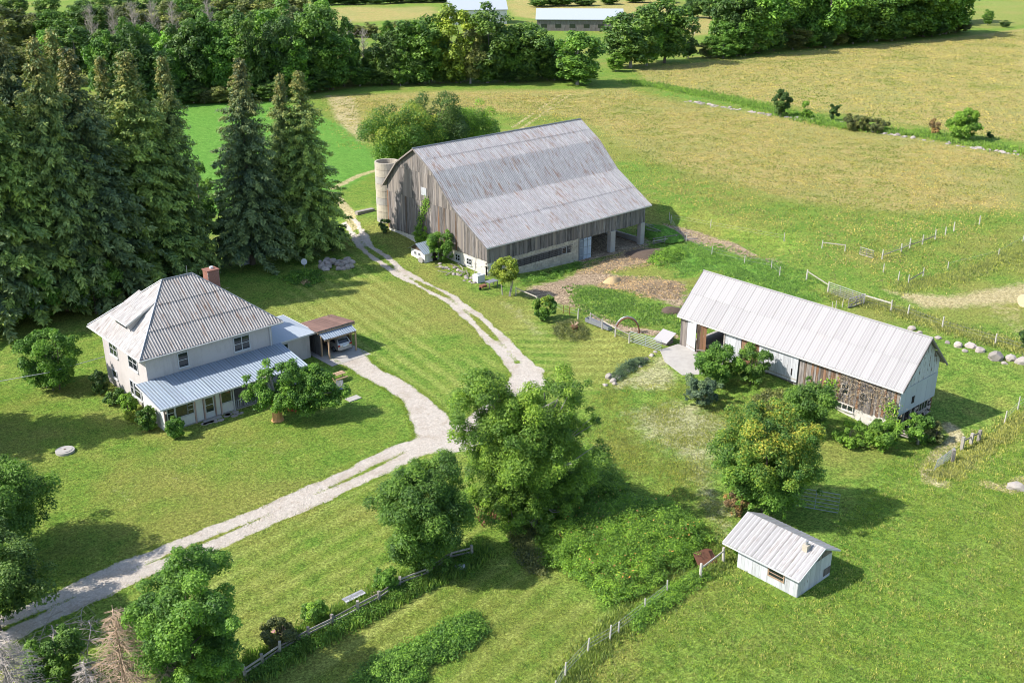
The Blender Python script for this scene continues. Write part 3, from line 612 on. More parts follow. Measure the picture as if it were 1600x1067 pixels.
# car
car = thing('parked_car', 'silver hatchback parked rear-out in the carport', 'car', (58.15, 93.85, .05))
prof = [(-2.2,.35),(-2.22,.8),(-2.1,1.0),(-1.75,1.5),(-1.3,1.62),(-.2,1.6),(.75,1.1),(1.9,.95),(2.15,.7),(2.18,.35)]
def ring(inset, topin):
    return [(sx*(.88-(topin if z > 1.05 else 0)-inset), y, z) for sx in (-1,) for y, z in prof]
mb = MB(); L_, R_ = [], []
for y, z in prof:
    wv = .88 if z < 1.05 else .88-.26*(z-1.0)/.6; L_.append((-wv, y, z)); R_.append((wv, y, z))
n_ = len(prof); off3 = np.array([58.15, 93.85, .05]); vs = [tuple(np.array(q_)+off3) for q_ in L_+R_]
mb.add(vs, [tuple(range(n_)), tuple(range(2*n_-1, n_-1, -1))]+[(i, i+n_, (i+1) % n_+n_, (i+1) % n_) for i in range(n_)])
cb = mb.obj('body', M['carpaint'], car); bv = cb.modifiers.new('bevel', 'BEVEL'); bv.width = .07; bv.segments = 2; bv.limit_method = 'ANGLE'
MB().add([tuple(np.array(q_)+off3) for q_ in ((-.68,-2.07,1.06),(.68,-2.07,1.06),(.6,-1.8,1.46),(-.6,-1.8,1.46))], [(0,1,2,3)]).obj('rear_window', M['glass'], car)
for s in (-1, 1):
    MB().add([tuple(np.array(q_)+off3) for q_ in ((s*.885,-1.7,1.08),(s*.885,.6,1.1),(s*.75,-.2,1.5),(s*.75,-1.35,1.5))], [(0,1,2,3)]).obj('side_window', M['glass'], car)
    MB().box(np.array((s*.86,-2.27,.78))+off3, np.array((s*.62,-2.2,.98))+off3).obj('tail_light', M['redlamp'], car)
    for y in (-1.35, 1.35):
        c = np.array((s*.8, y, .33))+off3; wh = MB().tube([c-(.1,0,0), c+(.1,0,0)], .33, 16).obj('wheel', M['rubber'], car)
        MB().tube([c-(.105,0,0), c+(.105,0,0)], .19, 12).obj('rim', M['steel'], wh)
MB().box(np.array((-.8,-2.32,.38))+off3, np.array((.8,-2.2,.62))+off3).obj('bumper', M['carpaint'], car)
MB().box(np.array((-.26,-2.3,.72))+off3, np.array((.26,-2.235,.88))+off3).obj('number_plate', M['plate'], car)

# ================================================================== big bank barn
B = thing('bank_barn', 'large weathered wooden bank barn with a gambrel metal roof', 'barn', (102, 112, 0))
bx0, bx1, by0, by1 = 87.1, 118.5, 101.3, 123.4
PRF = [(100.85, 3.82), (108.0, 8.1), (112.1, 12.05), (116.2, 14.6), (120.3, 12.1), (124.15, 7.9)]
def rz_(y):
    for (a, za), (b_, zb) in zip(PRF[:-1], PRF[1:]):
        if a <= y <= b_: return za+(zb-za)*(y-a)/(b_-a)
    return 4
def rzt(y): return rz_(y)-.12
# backing walls
for x in (bx0+.03, bx1-.03):
    ys = [by0+.02]+[p[0] for p in PRF[1:-1]]+[by1-.02]
    zb0 = 1.9 if x < 100 else 1.2
    pts = [(x, by0+.02, zb0), (x, by1-.02, zb0)]+[(x, y, rz_(y)-.14) for y in ys[::-1]]
    if x > 100: pts = pts
    MB().poly_ext(pts, (1 if x > 100 else -1, 0, 0), .08).obj('gable_wall', M['wood_dark'], B)
MB().box((bx0+.05, by1-.1, 1.0), (bx1-.05, by1, 7.75)).obj('rear_wall', M['wood_dark'], B)
boards(B, 'X', bx0, -1, by0, by1, 1.88, lambda y: min(7.42, rzt(y)), [M['wood_grey']]*9+[M['wood_brown']]+[M['wood_dark']]*3, .31, seed=1, ragged=.05)
boards(B, 'X', bx0-.03, -1, 108.2, by1-.5, 7.36, lambda y: min(11.45, rzt(y)), M['wood_grey'], .33, seed=2, ragged=.05)
boards(B, 'X', bx0-.06, -1, 112.4, 119.8, 11.38, rzt, M['wood_grey'], .35, seed=3, ragged=.04)
boards(B, 'Y', by0, -1, bx0, bx1, lambda x: 1.55 if x < 104.4 else (1.45 if x < 110.5 else 1.25), 3.86, [M['wood_dark']]*3+[M['wood_grey']], .31, seed=4, ragged=.06)
MB().box((bx0+.05, by0+.05, 1.3), (bx1-.05, by0+.15, 3.9)).obj('front_backing', M['wood_dark'], B)
o = MB().box((bx0-.14, 113.9, 8.3), (bx0-.09, 115.1, 9.4)).obj('hatch', M['wood_white'], B); o['label'] = 'small pale hatch door in the gable'
for i, (a, b_) in enumerate(zip(PRF[:-1], PRF[1:])):
    dy, dz = b_[0]-a[0], b_[1]-a[1]; ln = math.hypot(dy, dz); rows = {0: 2, 1: 1, 2: 2, 3: 1, 4: 1}[i]
    if i < 3: sheets(B, (86.6, a[0], a[1]), (1,0,0), np.array([0, dy, dz])/ln, 32.9, ln, M['roof_barn'], .91, .3, .03, rows, seed=20+i)
    else: sheets(B, (86.6, b_[0], b_[1]), (1,0,0), np.array([0, -dy, -dz])/ln, 32.9, ln, M['roof_barn'], 1.8, .6, .03, rows, seed=20+i)
    for x in (86.6, 119.48): MB().beam((x, a[0], a[1]-.07), (x, b_[0], b_[1]-.07), .06, .2).obj('rake_board', M['wood_grey'], B)
MB().tube([(86.55, 116.2, 14.66), (119.5, 116.2, 14.66)], .09).obj('ridge_cap', M['steel'], B)
MB().box((86.6, 100.84, 3.66), (119.5, 100.9, 3.8)).obj('eave_board', M['gutter'], B)
# stone foundation of the gable and masonry front
MB().box((bx0+.06, by0+.02, -1.2), (bx0+.5, by1, 1.87)).obj('foundation_wall', M['whitewash'], B)
MB().box((bx0+.06, by0-.0, -2.4), (104.3, by0+.4, 1.54)).obj('masonry_wall', M['block'], B)
k = 0
for z_ in np.arange(-2.1, 1.5, .4):
    x = bx0+(.35 if k % 2 else 0)
    while x < 104.2:
        e = min(x+.78, 104.28)
        if not (z_ > -.2 and z_ < .9 and x > 92.2 and e < 103.0): MB().box((x, by0-.035-rnd.uniform(0, .02), z_+.012), (e-.02, by0+.05, z_+.385)).obj('block', M['block'] if x > 88.5 else M['whitewash'], B)
        x += .8
    k += 1
for i in range(44):
    y = by0+.2+rnd.uniform(0, 21.5); z0 = max(-.1, hz(86.5, y))+rnd.uniform(.0, 1.4)
    if z0 > 1.6: continue
    s = rnd.uniform(.15, .32); MB().poly_ext([(bx0-.0, y+s*math.cos(a)*rnd.uniform(.8, 1.2), z0+.6*s*math.sin(a)) for a in [-2*math.pi*k_/6 for k_ in range(6)]], (-1,0,0), .08).obj('stone', M['whitewash'], B)
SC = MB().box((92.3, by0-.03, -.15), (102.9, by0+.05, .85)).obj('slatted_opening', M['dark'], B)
mb = MB()
for i in range(88): mb.box((92.35+i*.12, by0-.06, -.14+rnd.uniform(0, .05)), (92.35+i*.12+.05, by0-.035, .84-rnd.uniform(0, .05)))
for z_ in (.1, .35, .6): mb.box((92.3, by0-.085, z_), (102.9, by0-.065, z_+.05))
q_ = mb.obj('slats', M['wood_dark'], SC); q_['kind'] = 'stuff'
MB().box((92.2, by0-.12, .87), (103.1, by0+.02, .98)).obj('lintel', M['fence'], B)
window(B, 'Y', by0-.04, -1, 101.0, 101.8, -.05, .8, 1, 1, .08, mat=M['greygate'], sill=False)
for y0, y1 in ((104.6, 105.5), (107.0, 107.9)): window(B, 'X', bx0+.02, -1, y0, y1, .55, 1.35, 2, 2, .07)
# cattle opening
for x0, x1, y in ((110.9, 111.9, 101.45), (117.5, 118.4, 101.45), (117.5, 118.4, 108.5), (110.9, 111.5, 109.5), (107.0, 107.3, 106)):
    zb = hz((x0+x1)/2, y)-.3; MB().box((x0, y-.35, zb), (x1, y+.35, 1.3)).obj('pillar', M['concrete'], B)
MB().box((104.4, by0-.0, -2.4), (104.5, by0+.5, 1.5)).obj('pillar', M['concrete'], B)
for i, (x0, x1) in enumerate(((104.55, 105.3), (105.35, 106.05), (106.1, 106.85))):
    dd = MB().box((x0, by0-.02-.05*i, -1.75), (x1, by0+.04-.05*i, 1.35)).obj('stable_door', M['bluedoor'], B)
    for z_ in (-1.2, 0, 1.0): MB().box((x0+.02, by0-.06-.05*i, z_), (x1-.02, by0-.022-.05*i, z_+.1)).obj('door_rail', M['gal'], dd)
MB().box((104.5, 118, -3), (118.4, 118.2, 1.3)).obj('inner_wall', M['block'], B); MB().box((104.5, 101.7, -2.6), (104.7, 118, 1.3)).obj('inner_wall', M['block'], B)
MB().box((118.1, 102, -2.6), (118.3, 107.8, -1.2)).obj('low_wall', M['concrete'], B); MB().box((118.1, 109, -2.6), (118.35, 118, 1.3)).obj('side_wall', M['block'], B)
MB().box((bx0+.6, by0+.6, 1.3), (bx1-.4, by1-.3, 1.45)).obj('loft_floor', M['wood_dark'], B)
for x in np.arange(105, 118.5, 1.7): MB().box((x, by0+.6, 1.05), (x+.18, 117.9, 1.3)).obj('joist', M['wood_dark'], B)
# silo
S = thing('silo', 'roofless round concrete silo behind the barn gable', 'silo', (90.3, 127.6, 1.2))
nseg = 28; n_r = 9
for i in range(n_r):
    z0 = 1.0+i*1.05; mb = MB(); ro, ri = 1.85+.015*(i % 2), 1.62
    vs = []
    for zz in (z0+.02, z0+1.03):
        for rr_ in (ro, ri): vs += [(90.3+rr_*math.cos(2*math.pi*k/nseg), 127.6+rr_*math.sin(2*math.pi*k/nseg), zz) for k in range(nseg)]
    fs = []
    for k in range(nseg):
        k2_ = (k+1) % nseg; fs += [(k, k2_, 2*nseg+k2_, 2*nseg+k), (nseg+k2_, nseg+k, 3*nseg+k, 3*nseg+k2_), (2*nseg+k, 2*nseg+k2_, 3*nseg+k2_, 3*nseg+k)]
    mb.add(vs, fs).obj('silo_ring', M['block'] if i % 3 else M['concrete'], S)
MB().tube([(90.3, 127.6, .9), (90.3, 127.6, 1.6)], 1.63, 24).obj('silo_floor', M['soil'], S)
# earth bank ramp timbers at the far end of the barn
t = thing('loose_timbers', 'dark planks leaning at the far corner of the big barn', 'planks', (121, 101, -2))
for a, b_ in (((119.2,103.5,.8),(123.5,98.5,-1.7)), ((119.8,102,-.2),(124.8,99.4,-1.8)), ((121,104,.1),(126.5,99,-1.6)), ((120,100,-1.7),(126,96.8,-1.8))): MB().beam(a, b_, .22, .07).obj('plank', M['wood_dark'], t)
t = thing('rail_fence_panel', 'short grey rail fence closing the corner by the big barn', 'fence', (120.5, 99, -2.1))
for x, y in ((118.9, 99.6), (120.9, 99.1), (122.9, 98.6)): MB().box((x-.06, y-.06, -2.4), (x+.06, y+.06, -.9)).obj('post', M['fence'], t)
for z_ in (-1.7, -1.35, -1.0): MB().beam((118.6, 99.6, z_), (123.3, 98.45, z_), .05, .12).obj('rail', M['fence'], t)

# ================================================================== long low barn
Q = thing('long_barn', 'long low barn with a pale ribbed metal roof, white doors and brown boards', 'barn', (89.8, 55, 0))
qx0, qx1, qy0, qy1 = 86.3, 93.2, 41.8, 67.83
sides = [((85.88, 3.92), (90.05, 8.1)), ((94.05, 4.35), (90.05, 8.1))]
for i, ((xa, za), (xb, zb)) in enumerate(sides):
    ln = math.hypot(xb-xa, zb-za); sheets(Q, (xa, 41.35, za), (0,1,0), np.array([xb-xa, 0, zb-za])/ln, 26.75, ln, M['roof_small'], .9, .3, .03, 2, seed=30+i)
    for y in (41.33, 68.12): MB().beam((xa, y, za-.07), (xb, y, zb-.07), .06, .18).obj('rake_board', M['wood_dark'], Q)
MB().tube([(90.05, 41.3, 8.15), (90.05, 68.15, 8.15)], .08).obj('ridge_cap', M['roof_small'], Q)
MB().box((85.86, 41.35, 3.72), (85.93, 68.1, 3.9)).obj('eave_board', M['gutter'], Q)
def qz(x): return (3.92+(x-85.88)*(8.1-3.92)/(90.05-85.88) if x < 90.05 else 4.35+(94.05-x)*3.75/4.0)-.1
for y, s in ((qy0+.04, -1), (qy1-.04, 1)):
    MB().poly_ext([(qx0+.03,y,1.1),(qx1-.03,y,1.1),(qx1-.03,y,qz(qx1)),(90.05,y,7.9),(qx0+.03,y,qz(qx0))], (0,s,0), .06).obj('gable_wall', M['wood_dark'], Q)
MB().box((qx1-.1, qy0+.1, -1), (qx1, qy1-.1, 4.4)).obj('rear_wall', M['wood_brown'], Q)
MB().box((qx0+.04, qy0+.1, .3), (qx0+.12, 61.7, 3.95)).obj('front_backing', M['wood_dark'], Q)
MB().box((qx0+.3, qy0+.3, .25), (qx1-.2, qy1-.1, .42)).obj('floor', M['concrete'], Q)
boards(Q, 'X', qx0, -1, qy0, 52.6, .42, 4.0, [M['wood_grey'], M['wood_brown']], .27, seed=41, ragged=.12)
boards(Q, 'X', qx0, -1, 57.45, 59.7, .7, 4.0, [M['wood_rust'], M['wood_brown']], .25, seed=42, ragged=.1)
boards(Q, 'X', qx0, -1, 59.75, 61.8, .6, 4.0, M['wood_white'], .34, seed=43)
boards(Q, 'X', qx0, -1, 66.9, 67.83, .3, 4.0, M['wood_grey'], .3, seed=44)
def leaf_door(name, a, b_, z0, z1, mat, n, lab=None):
    a = np.array(a, float); b_ = np.array(b_, float); dd = MB().beam((*(a+(b_-a)*.01), z0+.3), (*(b_-(b_-a)*.01), z0+.3), .03, .12).obj(name, M['fence'], Q)
    if lab: dd['label'] = lab
    for i in range(n):
        p0 = a+(b_-a)*(i+.03)/n; p1 = a+(b_-a)*(i+.97)/n; d_ = np.array([-(b_-a)[1], (b_-a)[0]]); d_ = d_/np.linalg.norm(d_)*.04
        MB().add([(*p0,z0),(*p1,z0),(*p1,z1),(*p0,z1),(*(p0+d_),z0),(*(p1+d_),z0),(*(p1+d_),z1),(*(p0+d_),z1)], [(0,1,2,3),(7,6,5,4),(0,4,5,1),(1,5,6,2),(2,6,7,3),(3,7,4,0)]).obj('door_board', mat, dd)
leaf_door('barn_door', (86.2, 66.85), (85.75, 65.3), .5, 3.75, M['wood_white'], 5, 'white board door swung outwards')
leaf_door('barn_door', (85.75, 65.15), (86.25, 64.25), .5, 3.75, M['wood_brown'], 3, 'brown board door standing ajar')
leaf_door('sliding_door', (86.12, 57.4), (86.12, 52.7), .95, 3.75, M['wood_white'], 16, 'wide white sliding door')
MB().box((86.07, 53.3, 1.6), (86.11, 53.42, 2.3)).obj('door_handle', M['dark'], Q)
MB().box((86.15, 52.5, 3.77), (86.28, 57.6, 3.87)).obj('door_track', M['steel'], Q)
MB().box((86.2, 61.82, .45), (86.34, 61.98, 3.9)).obj('door_post', M['fence'], Q)
MB().tube([(88.2, 63.2, .4), (88.2, 63.2, 2.6)], .08).obj('inner_post', M['gal'], Q); MB().box((87.6, 62.4, .42), (88.8, 63.6, 1.3)).obj('stacked_crates', M['steel'], Q)
boards(Q, 'Y', qy0, -1, qx0, qx1, 3.72, qz, M['wood_peel'], .3, seed=45, ragged=.02)
for i in range(7):
    x = qx0+i*(qx1-qx0)/7; MB().box((x+.01, qy0-.07-.004*(i % 2), 1.12), (x+.975, qy0-.02, 3.7)).obj('wall_panel', M['roof_ext'], Q)
MB().box((88.6, qy0-.12, 1.75), (89.0, qy0-.075, 2.45)).obj('small_opening', M['dark'], Q)
MB().box((qx0+.1, qy0+.15, -2), (qx1-.1, qy0+.4, 1.1)).obj('basement_wall', M['dark'], Q)
MB().box((qx0+.02, qy0+.1, -2), (qx0+.4, qy1, .42)).obj('foundation_wall', M['whitewash'], Q)
for i in range(120):
    y = qy0+.2+rnd.uniform(0, 11); z0 = -1.7+rnd.uniform(0, 2.0); s = rnd.uniform(.14, .3)
    MB().poly_ext([(qx0-.03-rnd.uniform(0, .03), y+s*math.cos(a)*rnd.uniform(.8, 1.2), z0+.65*s*math.sin(a)) for a in [-2*math.pi*k_/6 for k_ in range(6)]], (-1,0,0), .07).obj('stone', M['whitewash'], Q)
for i in range(46):
    x = 90.0+rnd.uniform(0, 3.1); z0 = -1.0+rnd.uniform(0, 1.9); s = rnd.uniform(.12, .28)
    if 90.6 < x < 92.3 and z0 > .0: continue
    MB().poly_ext([(x+s*math.cos(a)*rnd.uniform(.8, 1.2), qy0+.12-rnd.uniform(0, .04), z0+.65*s*math.sin(a)) for a in [2*math.pi*k_/6 for k_ in range(6)]], (0,-1,0), .08).obj('stone', M['stone'], Q)
window(Q, 'Y', qy0+.12, -1, 90.7, 92.2, .15, .95, 3, 1, .08, mat=M['fence'])
for x in (86.4, 87.6, 88.9): MB().box((x-.1, qy0-.02, -1.3), (x+.1, qy0+.14, 1.1)).obj('post', M['fence'], Q)
window(Q, 'X', qx0-.07, -1, 47.0, 47.7, 1.6, 2.5, 1, 2, .08, mat=M['fence'], sill=False)
window(Q, 'X', qx0-.07, -1, 45.2, 45.7, 1.5, 2.2, 1, 1, .07, mat=M['fence'], sill=False)
window(Q, 'X', qx0-.06, -1, 46.3, 48.6, .0, .5, 4, 1, .08, mat=M['whitewash'])
# white lean-to
t = thing('lean_to', 'small white-roofed lean-to at the far end of the long barn', 'shed', (85.5, 69.8, .3))
MB().poly_ext([(84.7,68.4,.8),(86.3,68.4,1.6),(86.3,70.3,1.6),(84.7,70.3,.8)], (0,0,1), .06).obj('roof', M['roof_small'], t)
MB().box((84.9, 68.6, .0), (86.1, 70.1, .8)).obj('wall', M['wood_grey'], t)
ap = MB(); pts = [G(1000,585), G(1034,551), G(1062,541)]
P_ = [(86.2, 68.0), (86.2, 61.8), (83.6, 59.6), (80.3, 62.5), (81.6, 66.0), (83.5, 68.3)]
vs = [(x, y, hz(x, y)+.06) for x, y in P_]; ap.poly_ext(vs, (0,0,1), .3); o = ap.obj('barn_apron', M['concrete']); o['kind'] = 'structure'
# ================================================================== white shed
W = thing('garden_shed', 'small white board shed with a ribbed metal roof and stubby flue', 'shed', (58.8, 35.2, 0))
wx0, wx1, wy0, wy1 = 56.7, 60.8, 32.75, 37.9
for i, ((xa, za), (xb, zb)) in enumerate((((56.3, 1.72), (59.25, 3.12)), ((61.4, 2.06), (59.25, 3.12)))):
    ln = math.hypot(xb-xa, zb-za); sheets(W, (xa, 32.45, za), (0,1,0), np.array([xb-xa, 0, zb-za])/ln, 6.7, ln, M['roof_shed'], .67, .335, .02, 1, seed=50+i)
    MB().beam((xa, 32.43, za-.06), (xb, 32.43, zb-.06), .04, .12).obj('rake_board', M['white'], W)
MB().box((56.27, 32.45, 1.58), (56.31, 39.1, 1.7)).obj('eave_board', M['white'], W)
def wz(x): return (1.72+(x-56.3)*1.4/2.95 if x < 59.25 else 2.06+(61.4-x)*1.06/2.15)-.06
for y in (wy0+.03, wy1-.03): MB().poly_ext([(wx0+.02,y,-.1),(wx1-.02,y,-.1),(wx1-.02,y,wz(wx1)),(59.25,y,3.0),(wx0+.02,y,wz(wx0))], (0,-1,0), .03).obj('gable_wall', M['wood_dark'], W)
MB().box((wx0+.02, wy0+.05, -.1), (wx0+.06, wy1-.05, 1.75)).obj('side_wall', M['wood_white'], W); MB().box((wx1-.06, wy0+.05, -.1), (wx1-.02, wy1-.05, 2.2)).obj('side_wall', M['wood_white'], W)
boards(W, 'X', wx0, -1, wy0, wy1, 0, 1.78, M['wood_white'], .32, .02, seed=51, gap=.012)
boards(W, 'Y', wy0, -1, wx0, wx1, 0, lambda x: min(2.0, wz(x)), M['wood_white'], .34, .02, seed=52, gap=.012)
boards(W, 'Y', wy0, -1, 57.6, 60.6, 2.04, wz, M['wood_grey'], .3, .02, seed=53)
wa = PL(1080+585*.2062, 740+750*.2062, 'X', wx0); wb = PL(1080+712*.2062, 740+770*.2062, 'X', wx0)
window(W, 'X', wx0-.03, -1, wb[1]+.08, wa[1]-.08, .75, 1.3, 1, 2, .09, mat=M['tan'], sill=False)
MB().box((59.9, wy0-.07, .3), (60.75, wy0-.045, .9)).obj('side_hatch', M['wood_grey'], W)
ch = MB().box((58.35, 33.35, 2.5), (58.8, 33.75, 3.2)).obj('flue_box', M['block'], W); MB().tube([(58.58, 33.55, 3.2), (58.58, 33.55, 3.5)], .1, 10).obj('flue', M['steel'], ch)
# ================================================================== playhouse by the barn
T_ = thing('playhouse', 'tiny cream playhouse with a ribbed roof beside the barn bushes', 'playhouse', (84.3, 111.5, .45))
zb = .35
MB().box((83.4, 110.0, zb-.4), (85.9, 113.1, zb+1.5)).obj('wall', M['clap'], T_)
MB().poly_ext([(83.36,109.95,zb+1.5),(83.36,113.15,zb+1.5),(83.36,111.55,zb+2.45)], (-1,0,0), .1).obj('gable', M['wood_brown'], T_)
for s, y in ((1, 109.6), (-1, 113.5)):
    ln = math.hypot(1.95, 1.15); sheets(T_, (82.95, y, zb+1.32), (1,0,0), np.array([0, s*1.95, 1.15])/ln, 3.3, ln, M['roof_porch'], .68, .34, .03, 1, seed=60)
for y in (111.2, 112.1): window(T_, 'X', 83.4, -1, y-.15, y+.15, zb+.8, zb+1.15, 1, 1, .05, sill=False)
MB().box((84.7, 109.93, zb-.3), (85.5, 109.99, zb+1.35)).obj('door', M['dark'], T_)
MB().box((83.9, 109.9, zb-.3), (84.0, 110.0, zb+1.5)).obj('corner_post', M['white'], T_)
wl = MB().tube([(83.0, 110.5, zb+.35), (83.1, 110.52, zb+.35)], .42, 18).obj('millstone', M['concrete']); recentre(wl); tag(wl, 'round pale stone disc leaning on the playhouse', 'stone disc')

# ================================================================== vegetation builders
def rand_dirs(rg, n):
    v = rg.normal(size=(n, 3)); return v/np.linalg.norm(v, axis=1)[:, None]
def leaf_quads(rg, pos, out, size, asp=.6, flat=.5):
    n = len(pos); nr = out*.85+np.array([0, 0, flat])+rg.normal(size=(n, 3))*.5; nr /= np.linalg.norm(nr, axis=1)[:, None]
    t = np.cross(nr, rand_dirs(rg, n)); t /= (np.linalg.norm(t, axis=1)[:, None]+1e-6); s = np.cross(nr, t)
    L1 = (size*rg.uniform(.65, 1.35, n))[:, None]; a = t*L1; b_ = s*L1*asp
    return np.stack([pos-a, pos-b_*.9+a*.1, pos+a, pos+b_*.9+a*.1], 1)
def crown(rg, Ht, Rw, bf=.2, nclump=60, per=300, leaf=.16, lumpy=.2, top=1.0, cr=(.16, .28), lobes=None, colx=None):
    cs, rs = [], []
    zc = Ht*(bf+1)/2; a = Ht*(1-bf)/2; ph = rg.uniform(0, 6.28, 6)
    if lobes is None: lobes = [(0, 0, zc, Rw, Rw, a)]+([(0, 0, Ht*.26, Rw*.9, Rw*.9, Ht*.25)] if bf < .09 else [])+([(0, 0, Ht*.14, Rw*.8, Rw*.8, Ht*.14)] if bf < .03 else [])
    wts = np.array([(l[3]*l[4]*l[5])**.7 for l in lobes]); wts = wts/wts.sum()
    for i in range(nclump):
        l = lobes[rg.choice(len(lobes), p=wts)]; d = rand_dirs(rg, 1)[0]; az = math.atan2(d[1], d[0])
        m = 1+lumpy*(math.sin(2*az+ph[0])*.5+math.sin(3*az+ph[1]+2*d[2])*.5+math.sin(4*d[2]*2+ph[2])*.4)
        r = rg.uniform(.35, .9)**.6*m
        if d[2] < -.2: r *= .85
        q_ = min(l[3], l[5]); rc = q_*rg.uniform(*cr)
        if i % 5 == 0: r *= 1.16; rc *= .6
        c = np.array(l[:3])+d*np.array(l[3:6])*r*(1-.12); cs.append(c); rs.append(rc)
    cs = np.array(cs); rs = np.array(rs)
    cnt = np.maximum(30, (per*(rs/rs.mean())**2).astype(int)); ci = np.repeat(np.arange(nclump), cnt); n = len(ci)
    d = rand_dirs(rg, n); d[:, 2] = np.where(d[:, 2] < -.5, -d[:, 2], d[:, 2])
    rr_ = rs[ci]*rg.uniform(.45, 1.12, n)**.7; pos = cs[ci]+d*rr_[:, None]*np.array([1.05, 1.05, .95])
    pos = pos+rg.normal(size=(n, 3))*leaf*.6; pos[:, 2] = np.maximum(pos[:, 2], .15)
    V = leaf_quads(rg, pos, d, leaf)
    rv = np.clip(.5*rg.random(nclump)[ci]+.5*rg.random(n), 0, 1)
    return V, rv, cs, rs
def limbs(rg, Ht, tr, cs, n=10, fork=.25, lean=(0, 0), stems=1):
    mb = MB()
    for s in range(stems):
        ox, oy = (rg.uniform(-.5, .5)*Ht*.06*stems if stems > 1 else 0, rg.uniform(-.5, .5)*Ht*.06*stems if stems > 1 else 0)
        tz = Ht*.78; p0 = np.array([ox, oy, -.3]); tp = np.array([ox*2+lean[0], oy*2+lean[1], tz]); k = 6
        pts = [p0+(tp-p0)*i/k+np.array([rg.normal()*.02*Ht*i/k, rg.normal()*.02*Ht*i/k, 0]) for i in range(k+1)]
        mb.tube(pts, [tr*1.25]+[tr*(1-.82*i/k) for i in range(1, k+1)], 7)
        sel = rg.choice(len(cs), min(n, len(cs)), replace=False)
        for j in sel:
            c = cs[j]; z0 = max(Ht*fork, min(c[2]*.75, tz*.85)); f = (z0+.3)/(tz+.3); b0 = p0+(tp-p0)*f
            mid = (b0+c)/2+np.array([0, 0, -.04*Ht]); mb.tube([b0, mid, c], [tr*.38, tr*.24, tr*.07], 5)
    return mb
LC = dict(elm=(.135, .235, .036), maple=(.098, .185, .034), dark=(.072, .13, .036), ash=(.112, .22, .036), yellow=(.20, .255, .04), lime=(.15, .27, .038), spruce=(.175, .245, .095), blue=(.09, .14, .075), sumac=(.21, .225, .045), olive=(.14, .16, .055), grey=(.2, .19, .15), oak=(.098, .165, .038), rustle=(.3, .2, .09), creeper=(.29, .25, .20))
def add_tree(name, label, cat, loc, Ht, Rw, seed, col='maple', autumn=0, bf=.2, ncl=60, per=250, leaf=.15, group=None, lumpy=.2, tr=None, stems=1, bark='bark', cr=(.16, .28), lobes=None, nl=10, mat='leaf', trunk=True):
    rg = np.random.default_rng(seed); t = thing(name, label, cat, loc, group, 0)
    V, rv, cs, rs = crown(rg, Ht, Rw, bf, ncl, per, leaf, lumpy, cr=cr, lobes=lobes)
    zt = V[:, 0, 2]; tp = np.clip((zt/Ht-.3)/.55, 0, 1)*autumn*(.2+.9*rg.random(len(zt)))
    o = bpy.data.objects.new('crown', quads_mesh('crown', V, M['autumn' if autumn else mat], rv, tp if autumn else None)); COL.objects.link(o); o.parent = t; o.color = (*LC[col], 1)
    if trunk:
        to = limbs(rg, Ht, tr or Ht*.018, cs, nl, max(.1, bf*.8), stems=stems).obj('trunk' if cat != 'shrub' else 'stems', M[bark], t, off=(0, 0, 0))
    return t
def at_tree(px, py, ytop, wpx):
    P = G(px, py); return P, height_to(P, ytop), wpx*depth(P)/F/2
def tree_px(name, label, cat, px, py, ytop, wpx, seed, **k):
    P, Ht, Rw = at_tree(px, py, ytop, wpx); return add_tree(name, label, cat, P, Ht, Rw, seed, **k)

# ---- foreground broadleaf trees
P, Ht, Rw = at_tree(815, 815, 565, 235)
lob = [(0,0,Ht*.45,Rw*.75,Rw*.75,Ht*.38), (0,0,Ht*.2,Rw*.72,Rw*.72,Ht*.2), (Rw*.2,-Rw*.35,Ht*.14,Rw*.55,Rw*.55,Ht*.14), (-Rw*.3,-Rw*.1,Ht*.15,Rw*.55,Rw*.55,Ht*.15), (-Rw*.35,Rw*.35,Ht*.66,Rw*.6,Rw*.6,Ht*.3), (Rw*.3,-Rw*.25,Ht*.72,Rw*.5,Rw*.5,Ht*.3), (Rw*.45,-Rw*.5,Ht*.4,Rw*.5,Rw*.5,Ht*.28),
       (-Rw*.5,Rw*.15,Ht*.3,Rw*.45,Rw*.45,Ht*.2), (.1*Rw,-.1*Rw,Ht*.2,Rw*.7,Rw*.7,Ht*.18), (Rw*.65,-Rw*.6,Ht*.62,Rw*.22,Rw*.22,Ht*.1)]
add_tree('ash_tree', 'big bright green multi-stemmed tree beside the driveway fork, centre of the yard', 'tree', P, Ht, Rw, 11, 'elm', autumn=.1, ncl=440, per=400, leaf=.088, lobes=lob, cr=(.15, .30), tr=.22, stems=3, nl=26, bark='greybark')
tree_px('maple_tree', 'rounded green tree over the rail fence, just left of the big bright tree', 'tree', 664, 893, 708, 166, 12, col='maple', bf=.01, ncl=190, per=430, leaf=.085, lumpy=.16, tr=.16, cr=(.13, .24))
tree_px('elm_tree', 'leafy green tree beside the dead branches, overlapping the bottom edge of the driveway', 'tree', 312, 1090, 860, 210, 13, col='ash', bf=.01, ncl=180, per=400, leaf=.088, lumpy=.28, tr=.16, cr=(.11, .24))
tree_px('yard_maple', 'green tree cut by the left edge, beside the well cover', 'tree', 4, 872, 698, 205, 14, col='maple', bf=.08, ncl=170, per=360, leaf=.095, lumpy=.22, tr=.2)
tree_px('yard_maple', 'dark low tree at the left edge whose branches reach over the driveway', 'tree', -2, 985, 826, 215, 140, col='oak', bf=.1, ncl=160, per=330, leaf=.1, lumpy=.3, tr=.2, cr=(.12, .26))
for k_, (px, py, yt, wp) in enumerate([(-190, 660, 150, 150), (-150, 610, 120, 150), (-300, 700, 200, 160)]):
    pass
